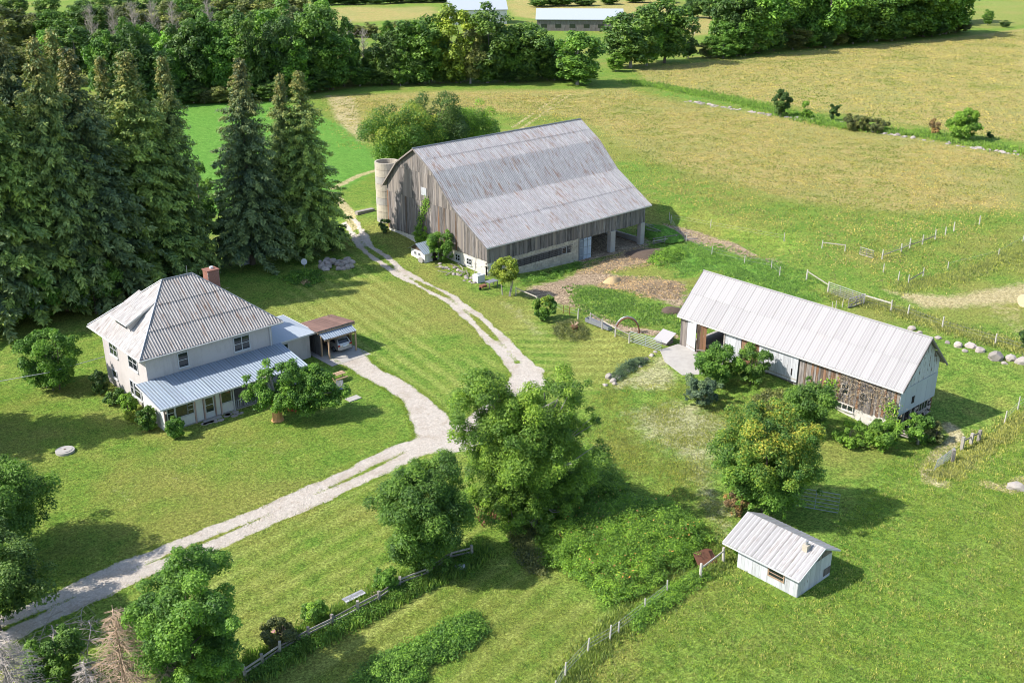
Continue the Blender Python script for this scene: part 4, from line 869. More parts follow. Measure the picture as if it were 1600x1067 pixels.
tree_px('lilac_bush', 'large round green shrub on the lawn left of the farmhouse', 'shrub', 84, 607, 513, 106, 15, col='ash', bf=.02, ncl=130, per=220, leaf=.11, lumpy=.08, tr=.08, stems=3)
tree_px('chestnut_tree', 'yellow-tinged round tree standing behind the white shed', 'tree', 1192, 800, 630, 190, 16, col='ash', autumn=.75, bf=.01, ncl=320, per=270, leaf=.09, cr=(.11, .18), lumpy=.08, tr=.15)
tree_px('sumac_tree', 'small yellow-topped tree with pale stems at the big barn corner', 'tree', 790, 462, 395, 50, 17, col='yellow', bf=.2, ncl=60, per=170, leaf=.12, tr=.09, stems=3, bark='greybark')
tree_px('orange_tree', 'orange-tipped broad tree behind the silo', 'tree', 632, 278, 158, 138, 18, col='ash', autumn=.6, bf=.0, ncl=230, per=190, leaf=.15, lumpy=.1, cr=(.18, .3))
tree_px('dark_elm', 'tall dark tree between the orange-tipped tree and the big barn roof', 'tree', 690, 265, 132, 92, 19, col='dark', bf=.0, ncl=150, per=190, leaf=.15, cr=(.18, .3))
tree_px('lime_tree', 'yellow-green tree rising behind the big barn ridge', 'tree', 740, 258, 162, 100, 20, col='lime', bf=.0, ncl=150, per=180, leaf=.15, cr=(.18, .3))
# pollarded maple by the porch
P = G(434, 656); Ht = height_to(P, 565)
t = thing('pollarded_maple', 'cut-back old maple with an orange stump trunk before the porch', 'tree', P)
rg = np.random.default_rng(21)
d0 = depth(P)/F; rr3 = np.array([rt[0], rt[1], 0]); 
def lb(dx, zz, r_, a=0.0): return (rr3[0]*dx*d0+fw[0]*a, rr3[1]*dx*d0+fw[1]*a, zz, r_*d0, r_*d0, r_*d0*.8)
lob = [lb(-20, 2.5, 32), lb(-30, 3.8, 26), lb(16, 2.3, 34, -.4), lb(48, 2.0, 34, .0), lb(80, 2.3, 28, .3), lb(22, 4.4, 28, .8), lb(55, 3.7, 30, 1.2), lb(-8, 4.9, 22, .6), lb(98, 2.7, 18, .8), lb(72, 3.3, 24, 1.5)]
V, rv, cs, rs = crown(rg, 5.5, 3.5, .3, 260, 150, .105, .1, lobes=lob, cr=(.2, .42))
o = bpy.data.objects.new('crown', quads_mesh('crown', V, M['leaf'], rv)); COL.objects.link(o); o.parent = t; o.color = (*LC['ash'], 1)
mb = MB().tube([(0,0,-.2), (0,0,.25), (0,.05,1.4), (0,0,2.5)], [.75, .5, .42, .42], 10)
mb.obj('trunk', M['cutwood'], t, off=(0,0,0))
mb = MB(); mb.tube([(-.05,.1,2.3), (-.55,.35,3.6), (-.7,.5,4.6)], [.32, .26, .27], 8); mb.tube([(.1,0,2.3), (.8,-.6,3.4)], [.25, .2], 8)
for j in rg.choice(len(cs), 22, replace=False): mb.tube([(0,0,2.3), tuple((np.array((0,0,2.6))+cs[j])/2), tuple(cs[j])], [.13, .09, .03], 5)
mb.obj('limbs', M['greybark'], t, off=(0,0,0))

# ---- shrubs
def shrub(label, px, py, ytop, wpx, seed, col='ash', ncl=26, per=150, leaf=.1, group=None, name='shrub', **k):
    ncl = int(ncl*1.7); wpx = wpx*1.08
    k.setdefault('trunk', True); k.setdefault('tr', .05)
    return tree_px(name, label, 'shrub', px, py, ytop, wpx, seed, col=col, bf=0.0, ncl=ncl, autumn=k.pop('autumn', 0), per=per, leaf=leaf, group=group, stems=2, nl=8, lumpy=k.pop('lumpy', .1), **k)
shrub('small round yellow-green bush on the lawn by the barnyard fence', 851, 500, 462, 40, 31, 'ash', autumn=.4, leaf=.12)
shrub('dense light green bush on the gable wall behind the playhouse', 690, 408, 358, 54, 32, 'ash', ncl=34)
shrub('paler low bush left of the gable wall bush, above the playhouse roof', 662, 385, 349, 34, 33, 'lime', ncl=18)
shrub('small dark bush at the foot of the silo', 602, 364, 338, 20, 34, 'dark', ncl=12)
shrub('left of two rounded bushes before the long barn, beside the concrete apron', 1121, 602, 538, 78, 35, 'ash', ncl=56)
shrub('right of two rounded bushes before the long barn, under the white panel', 1173, 600, 542, 66, 36, 'maple', ncl=34)
shrub('tall bush against the brown boards right of the wide white door', 1258, 672, 588, 84, 37, 'maple', ncl=60)
shrub('low light green growth at the foot of the long barn wall', 1325, 694, 660, 74, 38, 'lime', ncl=24)
shrub('vine bush climbing the near corner of the long barn', 1377, 702, 655, 58, 39, 'lime', ncl=34)
shrub('green bush in front of the long barn gable behind the rail pen', 1432, 690, 648, 60, 40, 'ash', ncl=34)
shrub('pale shrub right of the gable bush beside the worn path', 1462, 690, 664, 36, 41, 'olive', ncl=16)
shrub('feathery grey-green bush below the two rounded barn bushes', 1095, 630, 588, 72, 42, 'blue', ncl=34, mat='needle')
shrub('clipped dark bush at the rear left corner of the farmhouse', 158, 615, 574, 28, 43, 'dark', ncl=24)
shrub('middle dark bush along the farmhouse side wall', 178, 632, 606, 34, 44, 'maple', ncl=18)
shrub('bright low bush under the farmhouse side window', 200, 645, 614, 34, 45, 'lime', ncl=18)
shrub('tiny yellowish plant between the side wall bushes', 207, 660, 641, 22, 46, 'yellow', ncl=8)
shrub('round clipped bush at the left end of the porch', 233, 672, 632, 34, 47, 'maple', ncl=26)
shrub('upright bush in front of the porch corner window', 275, 684, 650, 30, 48, 'ash', ncl=22)
shrub('round bright green bush standing alone on the stone row, far right', 1505, 219, 170, 54, 49, 'lime', ncl=50, per=160, leaf=.2)
shrub('tall narrow dark tree on the stone row, leftmost of its trees', 1221, 183, 134, 30, 50, 'dark', ncl=26, leaf=.2)
shrub('small bright bush on the stone row beside the narrow dark tree', 1259, 186, 157, 22, 51, 'lime', ncl=14, leaf=.18)
shrub('small pointed dark tree on the stone row left of the low thicket', 1302, 188, 156, 18, 52, 'dark', ncl=14, leaf=.18)
shrub('low olive thicket spread along the stone row', 1335, 204, 177, 44, 53, 'olive', ncl=30, leaf=.18)
shrub('right half of the low thicket along the stone row', 1368, 206, 184, 44, 54, 'olive', ncl=30, leaf=.18)
shrub('thin reddish-brown bush left of the bright round bush', 1461, 212, 183, 24, 55, 'rustle', ncl=12, leaf=.16)
shrub('tiny dark bush right of the bright round bush', 1548, 216, 204, 12, 56, 'dark', ncl=6, leaf=.15)
shrub('dark green bush cut by the right edge above the boulders', 1603, 548, 508, 26, 57, 'dark', ncl=16)
shrub('light green bush at the rail fence left of the bench', 492, 975, 940, 44, 58, 'lime', ncl=22, leaf=.09)
shrub('blue-green bush over the rail fence right of the bench', 605, 925, 888, 44, 59, 'ash', ncl=24, leaf=.09)
shrub('small dry orange-brown bush above the white shed roof', 1150, 805, 764, 40, 60, 'rustle', ncl=20, leaf=.08, mat='blade')
shrub('green creeper clump at the left end of the white shed', 1165, 872, 848, 44, 61, 'lime', ncl=24, leaf=.08)
shrub('grey-green flowering bush at the bottom end of the rail fence', 437, 1010, 968, 60, 62, 'olive', ncl=30, leaf=.09)
# vine on the barn gable
rg = np.random.default_rng(70)
def vine(label, pts, n, col, seed, leaf=.12, sp=.35):
    rg = np.random.default_rng(seed); pts = np.array(pts, float); seg = rg.integers(0, len(pts)-1, n); f = rg.random(n)[:, None]
    p = pts[seg]*(1-f)+pts[seg+1]*f+rg.normal(size=(n, 3))*sp*np.array([.3 if abs(pts[0][0]-pts[-1][0]) < .3 else 1, 1, 1]); p[:, 2] = np.minimum(p[:, 2], 3.45) if abs(pts[0][0]-86.05) < .1 else p[:, 2]; o_ = np.tile(np.array([-.8, -.2, .3]), (n, 1))
    V = leaf_quads(rg, p, o_, leaf); t = thing('climbing_vine', label, 'vine', tuple(pts[0]))
    o = bpy.data.objects.new('foliage', quads_mesh('foliage', V-pts[0], M['leaf'], rg.random(n))); COL.objects.link(o); o.parent = t; o.color = (*LC[col], 1)
    MB().tube([tuple(q_-pts[0]) for q_ in pts], .04, 5).obj('stem', M['bark'], t, off=(0,0,0)); return t
vine('green creeper hanging on the big barn gable below its hatch', [(86.8,115.6,1.2),(86.85,115.8,3),(86.9,115.2,5),(86.9,114.3,6.8),(86.9,113.7,7.9)], 900, 'lime', 71)
vine('green creeper on the boards between bush and window of the long barn', [(86.0,48.8,-.3),(86.05,48.9,1.5),(86.05,48.7,2.4)], 350, 'lime', 72)
t = vine('dry brown creeper covering the near end of the long barn wall', [(86.05,48.3,.4),(86.05,47,2.8),(86.05,45.6,1.2),(86.05,44.2,3.2),(86.05,42.3,1.0),(86.05,43,2.6),(86.05,45,3.3),(86.05,48,3.2)], 2800, 'creeper', 73, .06, .62)
vine('green creeper round the near corner post of the long barn', [(86.0,42.2,-1),(86.0,42.0,.8),(86.0,42.4,2.2)], 500, 'lime', 74)

# ---- spruces
def spruce_mesh(seed, Ht=26., Rw=3.9, thin=.0, nb=300):
    rg = np.random.default_rng(seed); Q4 = []; RV = []; TP = []
    zs = np.sort(rg.uniform(.06, .985, nb))
    for z in zs:
        az = rg.uniform(0, 6.283); prof_ = ((1-z)**.72*.75+.4*(1-z)**.3*(z < .8)*(1-z)**.5)*(1-.2*math.exp(-((z)/.12)))
        Lb = Rw*prof_*rg.choice([rg.uniform(.45, .9), rg.uniform(.8, 1.3)])+.25
        if rg.random() < thin: continue
        dr = np.array([math.cos(az), math.sin(az), 0]); sd_ = np.array([-dr[1], dr[0], 0]); zz = z*Ht
        m = max(4, int(Lb*10)); s = rg.random(m)**.75; up0 = .25+.3*z
        drop = -(.25+.55*(1-z))*Lb*s**1.6*.55+up0*Lb*s*.4
        cen = dr*(s*Lb)[:, None]+np.stack([0*s, 0*s, zz+drop], 1)
        per = 4
        c = np.repeat(cen, per, 0); n = len(c); c = c+rg.normal(size=(n, 3))*np.array([.1, .1, .13]); ss = np.repeat(s, per); side = rg.choice([-1, 1], n)
        ln = (.16+.20*(1-ss*.5))*rg.uniform(.6, 1.5, n)*(.6+.5*(1-z)); dirv = dr*rg.uniform(.3, 1, n)[:, None]+sd_*(side*rg.uniform(.2, 1.1, n))[:, None]+np.array([0, 0, 1])*rg.uniform(-1.5, .1, n)[:, None]
        dirv /= np.linalg.norm(dirv, axis=1)[:, None]; wv = np.cross(dirv, np.array([0, 0, 1.0])+rg.normal(size=(n, 3))*.45); wv /= np.linalg.norm(wv, axis=1)[:, None]
        a = dirv*ln[:, None]*1.5; b_ = wv*(ln*.30)[:, None]
        Q4.append(np.stack([c, c+a*.5-b_, c+a, c+a*.5+b_], 1))
        RV.append(np.clip(rg.random()*.4+rg.random(n)*.45+.15*(ss > .7), 0, 1)); TP.append(np.full(n, np.clip((z-.62)/.3, 0, 1)))
    V = np.concatenate(Q4); return quads_mesh('crown', V, M['needle'], np.concatenate(RV), np.concatenate(TP))
SP = [spruce_mesh(100+i, Rw=3.9+.25*(i % 3), nb=620+30*i, thin=.04*i) for i in range(6)]
def dead_limbs(seed):
    rg = np.random.default_rng(seed); mb = MB(); mb.tube([(0,0,-.3),(0,0,8),(.1,0,17),(0,0,25.8)], [.38,.3,.17,.03], 8)
    for _ in range(34):
        z = rg.uniform(1.5, 22); az = rg.uniform(0, 6.28); l = rg.uniform(.8, 2.4)*(1-z/30); mb.tube([(0,0,z),(math.cos(az)*l,math.sin(az)*l,z-.25*l)], [.05,.015], 4)
    return mb.obj('trunk', M['bark'], None).data
TM = [dead_limbs(200+i) for i in range(2)]
for o in [o for o in bpy.data.objects if o.name.startswith('trunk') and o.parent is None and o.data in TM]: bpy.data.objects.remove(o)
SPR = [(453,393,112,74,'left stem of the twin-topped spruce pair nearest the track'), (488,392,108,92,'right stem of the twin-topped spruce pair, closest to the track'), (395,413,88,98,'tall spruce with a bronze top standing right of the chimney'),
 (288,428,84,92,'slim spruce behind the house ridge'), (238,442,74,132,'tall bronze-topped spruce behind the left end of the house roof'), (170,470,70,130,'broad front spruce left of the house roof corner'), (108,484,52,130,'front-row spruce, third from the left edge of the stand'), (48,494,75,140,'front-row spruce above the round lawn shrub, near the left edge'), (-12,506,80,150,'front-row spruce cut by the left edge'),
 (205,432,85,96,'spruce just behind the tall bronze-topped one, on its left'), (140,445,40,110,'back-row spruce between the broad front spruce and its left neighbour'), (80,455,18,110,'back-row spruce with its tip second from the left'), (20,462,5,120,'back-row spruce at the left edge, highest tip of all'), (-50,470,60,130,'back-row spruce mostly outside the left edge'),  (-185,700,290,170,'spruce outside the left edge shading the lawn')]
for i, (px, py, yt, wp, lab) in enumerate(SPR):
    P, Ht, Rw = at_tree(px, py, yt, wp); t = thing('spruce_tree', lab or 'tall dark spruce in the dense stand left of the farmhouse', 'spruce tree', P, 'spruces in the row behind the farmhouse', rz=i*1.3)
    t.rotation_euler = (.03*math.sin(i*3.3), .03*math.sin(i*1.7+1), i*1.3)
    o = bpy.data.objects.new('crown', SP[i % 6]); COL.objects.link(o); o.parent = t; o.scale = (Rw/3.9*1.1, Rw/3.9*1.1, Ht/26); v = 1.12+.3*math.sin(i*2.1); o.color = (LC['spruce'][0]*v, LC['spruce'][1]*v, LC['spruce'][2], 1)
    o = bpy.data.objects.new('trunk', TM[i % 2]); COL.objects.link(o); o.parent = t; o.scale = (Rw/3.9, Rw/3.9, Ht/26)
# understory among the spruces
for i, (px, py, yt, wp, col) in enumerate([(322,408,212,76,'ash'), (430,398,300,46,'ash'), (440,395,240,40,'maple'), (150,490,400,90,'maple'), (60,505,420,100,'ash'), (-20,505,400,110,'maple'), (225,455,370,70,'maple'), (270,445,330,60,'dark'), (360,415,330,46,'dark'), (520,392,350,36,'dark')]):
    labs = ['light green broadleaf tree showing between the slim and the tall spruce', 'slender green tree low between the tall spruce and the twin pair', 'thin leafy tree behind the gap left of the twin spruces', 'low leafy tree under the spruces nearest the house corner', 'leafy undergrowth tree at the front of the spruce stand', 'leafy tree at the left edge beneath the spruces', 'broadleaf tree behind the left end of the house roof', 'dark leafy tree behind the house ridge', 'dark bush right of the chimney under the spruce', 'small dark bush under the twin spruces beside the track']
    tree_px('understory_tree', labs[i], 'tree', px, py, yt, wp, 300+i, col=col, bf=.05, ncl=40, per=160, leaf=.18)

# ---- distant trees from shared crowns
protos = []
for i in range(7):
    rg = np.random.default_rng(400+i); Ht_, Rw_ = 18., 6.; 
    V, rv, cs, rs = crown(rg, Ht_, Rw_, .01+.025*(i % 3), 110, 105, .36, .2, cr=(.15, .3)); cm = quads_mesh('crown', V, M['leaf'], rv)
    to = limbs(rg, Ht_, .3, cs, 10, .2).obj('trunk', M['bark'] if i % 2 else M['greybark'], None, off=(0,0,0)); tm = to.data; bpy.data.objects.remove(to); protos.append((cm, tm))
def bare_mesh(seed):
    rg = np.random.default_rng(seed); mb = MB(); mb.tube([(0,0,-.3),(.2,0,8),(0,.2,16)], [.3,.2,.05], 6)
    for _ in range(60):
        z = rg.uniform(4, 15); az = rg.uniform(0, 6.28); l = rg.uniform(1.5, 4.5)*(1-z/22); e = np.array([math.cos(az)*l, math.sin(az)*l, z+l*.9]); mb.tube([(0,0,z), tuple(e)], [.08,.03], 4)
        for _ in range(4): f = rg.uniform(.4, 1); b0 = np.array([0,0,z])*(1-f)+e*f; mb.tube([tuple(b0), tuple(b0+rg.normal(size=3)*.9+np.array([0,0,.8]))], [.04,.012], 3)
    to = mb.obj('branches', M['deadwood'], None, off=(0,0,0)); m_ = to.data; bpy.data.objects.remove(to); return m_
bares = [bare_mesh(450+i) for i in range(2)]
rt_ = random.Random(77)
def far_tree(px, py, yt, wp, col, label, group, i):
    P, Ht, Rw = at_tree(px, py, yt, wp); t = thing('broadleaf_tree', label, 'tree', P, group, rz=rt_.uniform(0, 6.28)); cm, tm = protos[i % 7]; sc = (Rw/6.0, Rw/6.0, Ht/18)
    o = bpy.data.objects.new('crown', cm); COL.objects.link(o); o.parent = t; o.scale = sc; v = rt_.uniform(.9, 1.4); c = LC[col]; o.color = (c[0]*v, c[1]*v, c[2]*v, 1)  # random crown tint, lightened overall in place of distance haze
    o = bpy.data.objects.new('trunk', tm); COL.objects.link(o); o.parent = t; o.scale = sc; return t
FT = [(1150,88,22,64,'ash','light tree at the left end of the right woodland'),(1186,84,-4,74,'maple','first tall tree of the right woodland, left end'),(585,128,70,40,'oak','dark low tree at the foot of the hedgerow gap'),(640,132,50,50,'ash','lighter tree right of the hedgerow gap'),(735,131,40,60,'olive','dull tree below the yellow-tipped hedgerow tree'),(860,124,52,46,'dark','dark tree just left of the lone round tree'),(1010,103,22,60,'ash','light tree between the two large trees at the hedgerow end'),(902,133,38,92,'maple','round tree standing alone in front of the hedgerow below the far metal-roofed barn'), (822,126,28,84,'oak','pale-trunked dark tree in the hedgerow left of the lone round tree'),
 (762,130,8,86,'oak','dark tall tree in the hedgerow below the white far roof'), (714,130,6,82,'yellow','yellow-tipped tall tree in the hedgerow below the white far roof'), (664,132,20,86,'maple','rounded tree left of the yellow-tipped hedgerow tree'),
 (612,132,42,62,'dark','dark tree right of the gap in the hedgerow'), (548,130,28,42,'maple','thin tree left of the hedgerow gap'), (575,126,84,30,'maple','low tree in the hedgerow gap'),
 (500,132,-2,78,'oak','tall dark tree at the left end of the hedgerow gap'), (440,140,4,90,'maple','broad tree above the twin spruces'), (380,150,20,70,'oak','tree above the bronze-topped spruce'), (325,150,22,80,'maple','broad tree above the slim spruce'),
 (270,150,40,60,'ash','light tree above the leftmost bronze spruce'), (962,112,92-10,34,'lime','bright bushy shrub tree right of the lone round tree'), (985,106,0,100,'oak','tall grey-green tree with pale trunks right of the far metal-roofed barn'), (1038,99,-8,92,'maple','broad tree at the right end of the middle hedgerow'),
 (1075,92,52,30,'dark','low tree ending the middle hedgerow by the hay field gate'), (1450,20+6,16,14,'dark','small tree in the far field at the top right'), (1543,40,14,18,'maple','small upright tree near the far field corner'), (1500,44,30,26,'dark','low bush at the tip of the right woodland'), (1570,43,32,20,'dark','low bush right of the small upright far tree')]
for i, (px, py, yt, wp, col, lab) in enumerate(FT): far_tree(px, py, yt, wp, col, lab, None, i)
ORD = 'first second third fourth fifth sixth seventh eighth ninth tenth eleventh twelfth thirteenth fourteenth fifteenth sixteenth seventeenth eighteenth nineteenth twentieth'.split()
TONE = dict(oak='deep green', dark='darkest green', maple='mid green', ash='bright green', olive='dull olive', yellow='yellowish')
def line_trees(pts, n, hpx, wpx, cols, label, group, jx=6, jy=3, s0=0):
    pts = np.array(pts, float); ls = []
    for i in range(n):
        f = i/(n-1)*(len(pts)-1); k = min(int(f), len(pts)-2); p = pts[k]+(pts[k+1]-pts[k])*(f-k)
        px, py = p[0]+rt_.uniform(-jx, jx), p[1]+rt_.uniform(-jy, jy)
        ls.append((px, py, py-hpx*rt_.uniform(.75, 1.2), wpx*rt_.uniform(.8, 1.25), cols[rt_.randrange(len(cols))]))
    ls.sort()
    for i, q_ in enumerate(ls): far_tree(*q_, ORD[i]+' from the left: '+TONE[q_[4]]+' '+label, group, s0+i)
line_trees([(1135,84),(1180,80),(1300,70),(1400,60),(1478,52)], 20, 108, 84, ['oak','maple','dark','maple','ash'], 'tree in the front row of the right woodland', 'woodland edge at the upper right')
line_trees([(1170,58),(1300,46),(1480,34)], 16, 92, 76, ['oak','maple','dark','olive'], 'tree in the second row of the right woodland', 'woodland interior at the upper right', s0=3)
line_trees([(1190,34),(1300,28),(1470,18)], 10, 54, 46, ['oak','maple','dark'], 'tree in the back row of the right woodland', 'woodland back row at the upper right', s0=5)
line_trees([(1100,92),(1130,90),(1165,86)], 5, 34, 40, ['olive','ash','maple'], 'bush at the left tip of the right woodland', 'woodland tip bushes', 5, 2)
line_trees([(1120,88),(1180,83),(1300,72),(1400,62),(1490,52)], 20, 34, 44, ['oak','dark','olive','maple'], 'low bush skirting the right woodland', 'bushes skirting the right woodland', 4, 2, s0=2)
line_trees([(560,134),(700,132),(850,126),(890,124)], 14, 30, 40, ['oak','dark','olive','maple'], 'low bush at the foot of the middle hedgerow', 'bushes at the foot of the middle hedgerow', 5, 2, s0=4)
line_trees([(180,168),(300,162),(420,156),(540,136)], 16, 34, 46, ['oak','dark','olive','maple'], 'low bush edging the bright green field', 'bushes edging the bright green field', 5, 2, s0=1)
line_trees([(170,165),(300,158),(420,152),(520,138)], 16, 112, 66, ['oak','maple','ash','dark'], 'tree edging the bright green field', 'near wood beyond the green field')
line_trees([(-60,150),(100,130),(260,118),(400,105),(500,100)], 18, 90, 66, ['oak','maple','olive','ash'], 'tree in the middle of the upper left wood', 'middle of the upper left wood', s0=2)
line_trees([(-60,90),(120,80),(300,66),(460,60)], 16, 70, 60, ['oak','maple','olive'], 'tree at the back of the upper left wood', 'back of the upper left wood', s0=4)
line_trees([(-80,45),(150,40),(340,34),(420,30)], 14, 50, 56, ['oak','dark','olive'], 'tree at the very top of the upper left wood', 'far rows of the upper left wood', s0=4)
line_trees([(600,131),(700,128),(790,126),(850,122)], 14, 72, 50, ['oak','dark','maple'], 'low tree in the middle hedgerow', 'filler trees of the middle hedgerow', s0=1)
line_trees([(500,9),(600,6),(690,3)], 12, 16, 34, ['dark','oak'], 'tree in the far dark line, top left of centre', 'far tree line top left of centre', 4, 1)
line_trees([(530,62),(590,58),(640,55)], 6, 24, 26, ['ash','olive'], 'small tree before the far ochre field', 'small trees before the far ochre field', 5, 3)
line_trees([(850,12),(900,9),(1000,4),(1140,8)], 9, 16, 40, ['maple','oak'], 'tree above the metal-roofed far barn', 'far trees above the long far barn', 8, 1)
line_trees([(1080,30),(1130,28),(1160,26)], 5, 34, 36, ['dark','oak'], 'tree beyond the gap by the right woodland', 'trees beyond the woodland gap', 6, 2)
for i, (px, py, yt) in enumerate([(185,92,5), (215,90,0), (245,84,-5), (275,80,-2), (330,76,-5), (150,95,5), (1045,60,12), (1380,44,-8), (570,112,40), (548,100,30), (1120,62,14)]):
    P, Ht, Rw = at_tree(px, py, yt, 40); t = thing('bare_tree', ORD[i]+' of the leafless grey trees in the upper left wood' if px < 400 else {1045: 'thin bare tree beside the gap left of the right woodland', 1380: 'grey leafless crown in the right woodland', 570: 'dead pale trunk in the hedgerow gap', 548: 'second thin bare tree left of the dead hedgerow trunk', 1120: 'thin bare tree in the far field near the right woodland tip'}[px], 'tree', P, 'leafless trees in the upper left wood' if px < 400 else None, rz=i)
    o = bpy.data.objects.new('branches', bares[i % 2]); COL.objects.link(o); o.parent = t; o.scale = (Ht/17, Ht/17, Ht/17)
# ================================================================== far barns
def far_barn(label, px, py, Lm, Wm, he, hr, rot, wallm, roofm):
    P = G(px, py); t = thing('far_barn', label, 'barn', P, rz=rot)
    MB().box((-Lm/2, -Wm/2, -1), (Lm/2, Wm/2, he)).obj('wall', wallm, t, off=(0,0,0))
    mb = MB(); mb.poly_ext([(-Lm/2-.5,-Wm/2-.5,he-.1),(Lm/2+.5,-Wm/2-.5,he-.1),(Lm/2+.5,0,hr),(-Lm/2-.5,0,hr)], (0,0,1), .15); mb.poly_ext([(-Lm/2-.5,0,hr),(Lm/2+.5,0,hr),(Lm/2+.5,Wm/2+.5,he-.1),(-Lm/2-.5,Wm/2+.5,he-.1)], (0,0,1), .15)
    mb.obj('roof', roofm, t, off=(0,0,0))
    for s in (-1, 1): MB().poly_ext([(s*Lm/2,-Wm/2,he),(s*Lm/2,Wm/2,he),(s*Lm/2,0,hr-.1)], (s,0,0), .1).obj('gable', wallm, t, off=(0,0,0))
    for i in range(6): MB().box((-Lm/2+Lm*(i+.3)/6, -Wm/2-.06, 1.2), (-Lm/2+Lm*(i+.7)/6, -Wm/2-.01, 2.6)).obj('window', M['glass'], t, off=(0,0,0))
    return t
far_barn('long metal-roofed barn beyond the hedgerow, right of top centre', 905, 46, 34, 14, 4.5, 8.0, HEAD-math.pi/2-R(3), M['wood_dark'], M['roof_ext'])
far_barn('white-roofed barn half hidden at the top centre', 745, 36, 24, 14, 6.0, 10, HEAD-math.pi/2+R(8), M['clap'], M['roof_ext'])

# ================================================================== ground plants (stuff)
def tufts(name, P, hgt_, rgs, col, nb=5, spread=.14, mat='blade', label=None, width=.022, lean=.5):
    rg = np.random.default_rng(rgs); n = len(P); P = np.repeat(P, nb, 0); m = len(P)
    z = hgt(P[:, 0], P[:, 1])-.02; az = rg.uniform(0, 6.283, m); hh = (np.repeat(hgt_, nb) if hasattr(hgt_, '__len__') else hgt_)*rg.uniform(.5, 1.3, m)
    b0 = np.column_stack([P+rg.normal(size=(m, 2))*spread, z]); ln = np.column_stack([np.cos(az), np.sin(az)])*(hh*rg.uniform(.1, lean, m))[:, None]
    tp = b0+np.column_stack([ln, hh]); a2 = rg.uniform(0, 6.283, m); sdv = np.column_stack([np.cos(a2), np.sin(a2), 0*a2])*(width*rg.uniform(.7, 1.6, m))[:, None]; mid = (b0+tp)/2+np.column_stack([-ln*.15, 0*hh])
    V = np.stack([b0-sdv*.4, b0+sdv*.4, tp+sdv*.2, tp-sdv*.2], 1); V[:, 1] += 0; V = np.stack([b0, mid+sdv, tp, mid-sdv], 1)
    o = bpy.data.objects.new(name, quads_mesh(name, V, M[mat], np.clip(np.repeat(rg.random(n), nb)*.5+rg.random(m)*.5, 0, 1))); COL.objects.link(o); o.color = (*col, 1); o['kind'] = 'stuff'
    if label: o['label'] = label; o['category'] = 'grass'
    return o
def in_poly(poly, n, seed, fe=.05, clump=0.0):
    rg = np.random.default_rng(seed); poly = gp2(poly); lo, hi_ = poly.min(0)-fe, poly.max(0)+fe; out = np.zeros((0, 2)); ph = rg.uniform(0, 6.28, 8)
    while len(out) < n:
        q_ = rg.uniform(lo, hi_, (n*2, 2)); d = sdist(q_, poly); x, y = q_[:, 0], q_[:, 1]
        cl = .5+.25*np.sin(x*.9+ph[0]+1.2*np.sin(y*.7+ph[1]))+.25*np.sin(y*1.1+ph[2]+1.5*np.sin(x*.5+ph[3]))+.2*np.sin(x*.23+ph[4])*np.sin(y*.19+ph[5])
        out = np.vstack([out, q_[(d/(2*fe)+.5 > rg.random(len(d))) & (cl*clump+1-clump > rg.random(len(d)))]])
    return out[:n]
def along(line, n, wd, seed):
    rg = np.random.default_rng(seed); ln = resample(gp2(line), .5); k = rg.integers(0, len(ln), n); return ln[k]+rg.normal(size=(n, 2))*wd
past = [(960,985),(1130,865),(1180,905),(1240,945),(1300,905),(1320,800),(1420,700),(1500,700),(1600,650),(1700,700),(1700,1150),(880,1130)]
tufts('pasture_grass', in_poly(past, 26000, 1, 1, .6), .1, 1, (.23, .31, .06), label='short green pasture grass in the lower right field')
tufts('pasture_grass', in_poly(past, 2600, 2, 1, 1), .2, 2, (.36, .36, .13), nb=8, label='yellowish taller tufts in the lower right field')
tufts('meadow_grass', in_poly([(940,600),(1100,605),(1200,650),(1120,700),(1110,780),(1160,810),(1110,850),(1000,760),(930,690)], 5000, 3, 2, .9), .16, 3, (.30, .31, .10), nb=6, label='rough dry grass on the slope below the long barn')
tufts('fence_weeds', np.vstack([along([(885,1062),(965,978),(1040,922),(1095,892),(1135,866)], 2000, .55, 4)]), .3, 4, (.25, .31, .09), nb=7, width=.03, label='tall weeds along the wire fence left of the white shed')
tufts('fence_weeds', along([(1472,745),(1530,700),(1600,660),(1640,640)], 1900, .8, 5), .3, 5, (.36, .36, .13), nb=7, width=.03, label='tall yellow weeds along the fence at the right edge')
tufts('fence_weeds', along([(1300,460),(1400,485),(1480,512),(1560,535),(1640,555)], 2600, 1.0, 6), .3, 6, (.31, .32, .12), nb=7, width=.035, label='tall weeds along the fence behind the long barn')
tufts('fence_weeds', along([(1400,452),(1500,432),(1600,388),(1640,372)], 1900, 1.1, 7), .32, 7, (.3, .32, .11), nb=7, width=.04, label='tall grass bank at the right edge of the pasture')
tufts('fence_weeds', along([(395,1050),(480,1000),(560,958),(640,915),(745,868)], 5200, .55, 8), .55, 8, (.17, .26, .06), nb=7, width=.035, label='green weeds growing along the old rail fence')
tufts('ditch_grass', along([(985,128),(1150,158),(1300,196),(1450,212),(1640,246)], 4000, 1.8, 9), .6, 9, (.2, .31, .07), nb=7, width=.06, label='green grass growing along the stone row')
tufts('barnyard_weeds', in_poly([(900,450),(930,452),(1010,475),(1055,500),(1050,522),(985,505),(920,490)], 2000, 10, 1.8, 1), .2, 10, (.18, .28, .08), nb=7, width=.05, label='lush weeds in the barnyard behind the trough')
tufts('barnyard_weeds', in_poly([(1030,375),(1110,385),(1250,428),(1290,480),(1110,425),(1060,430),(1020,395)], 4200, 11, 2.2, 1), .2, 11, (.18, .30, .08), nb=7, width=.05, label='lush weeds between the long barn and the pasture fence')
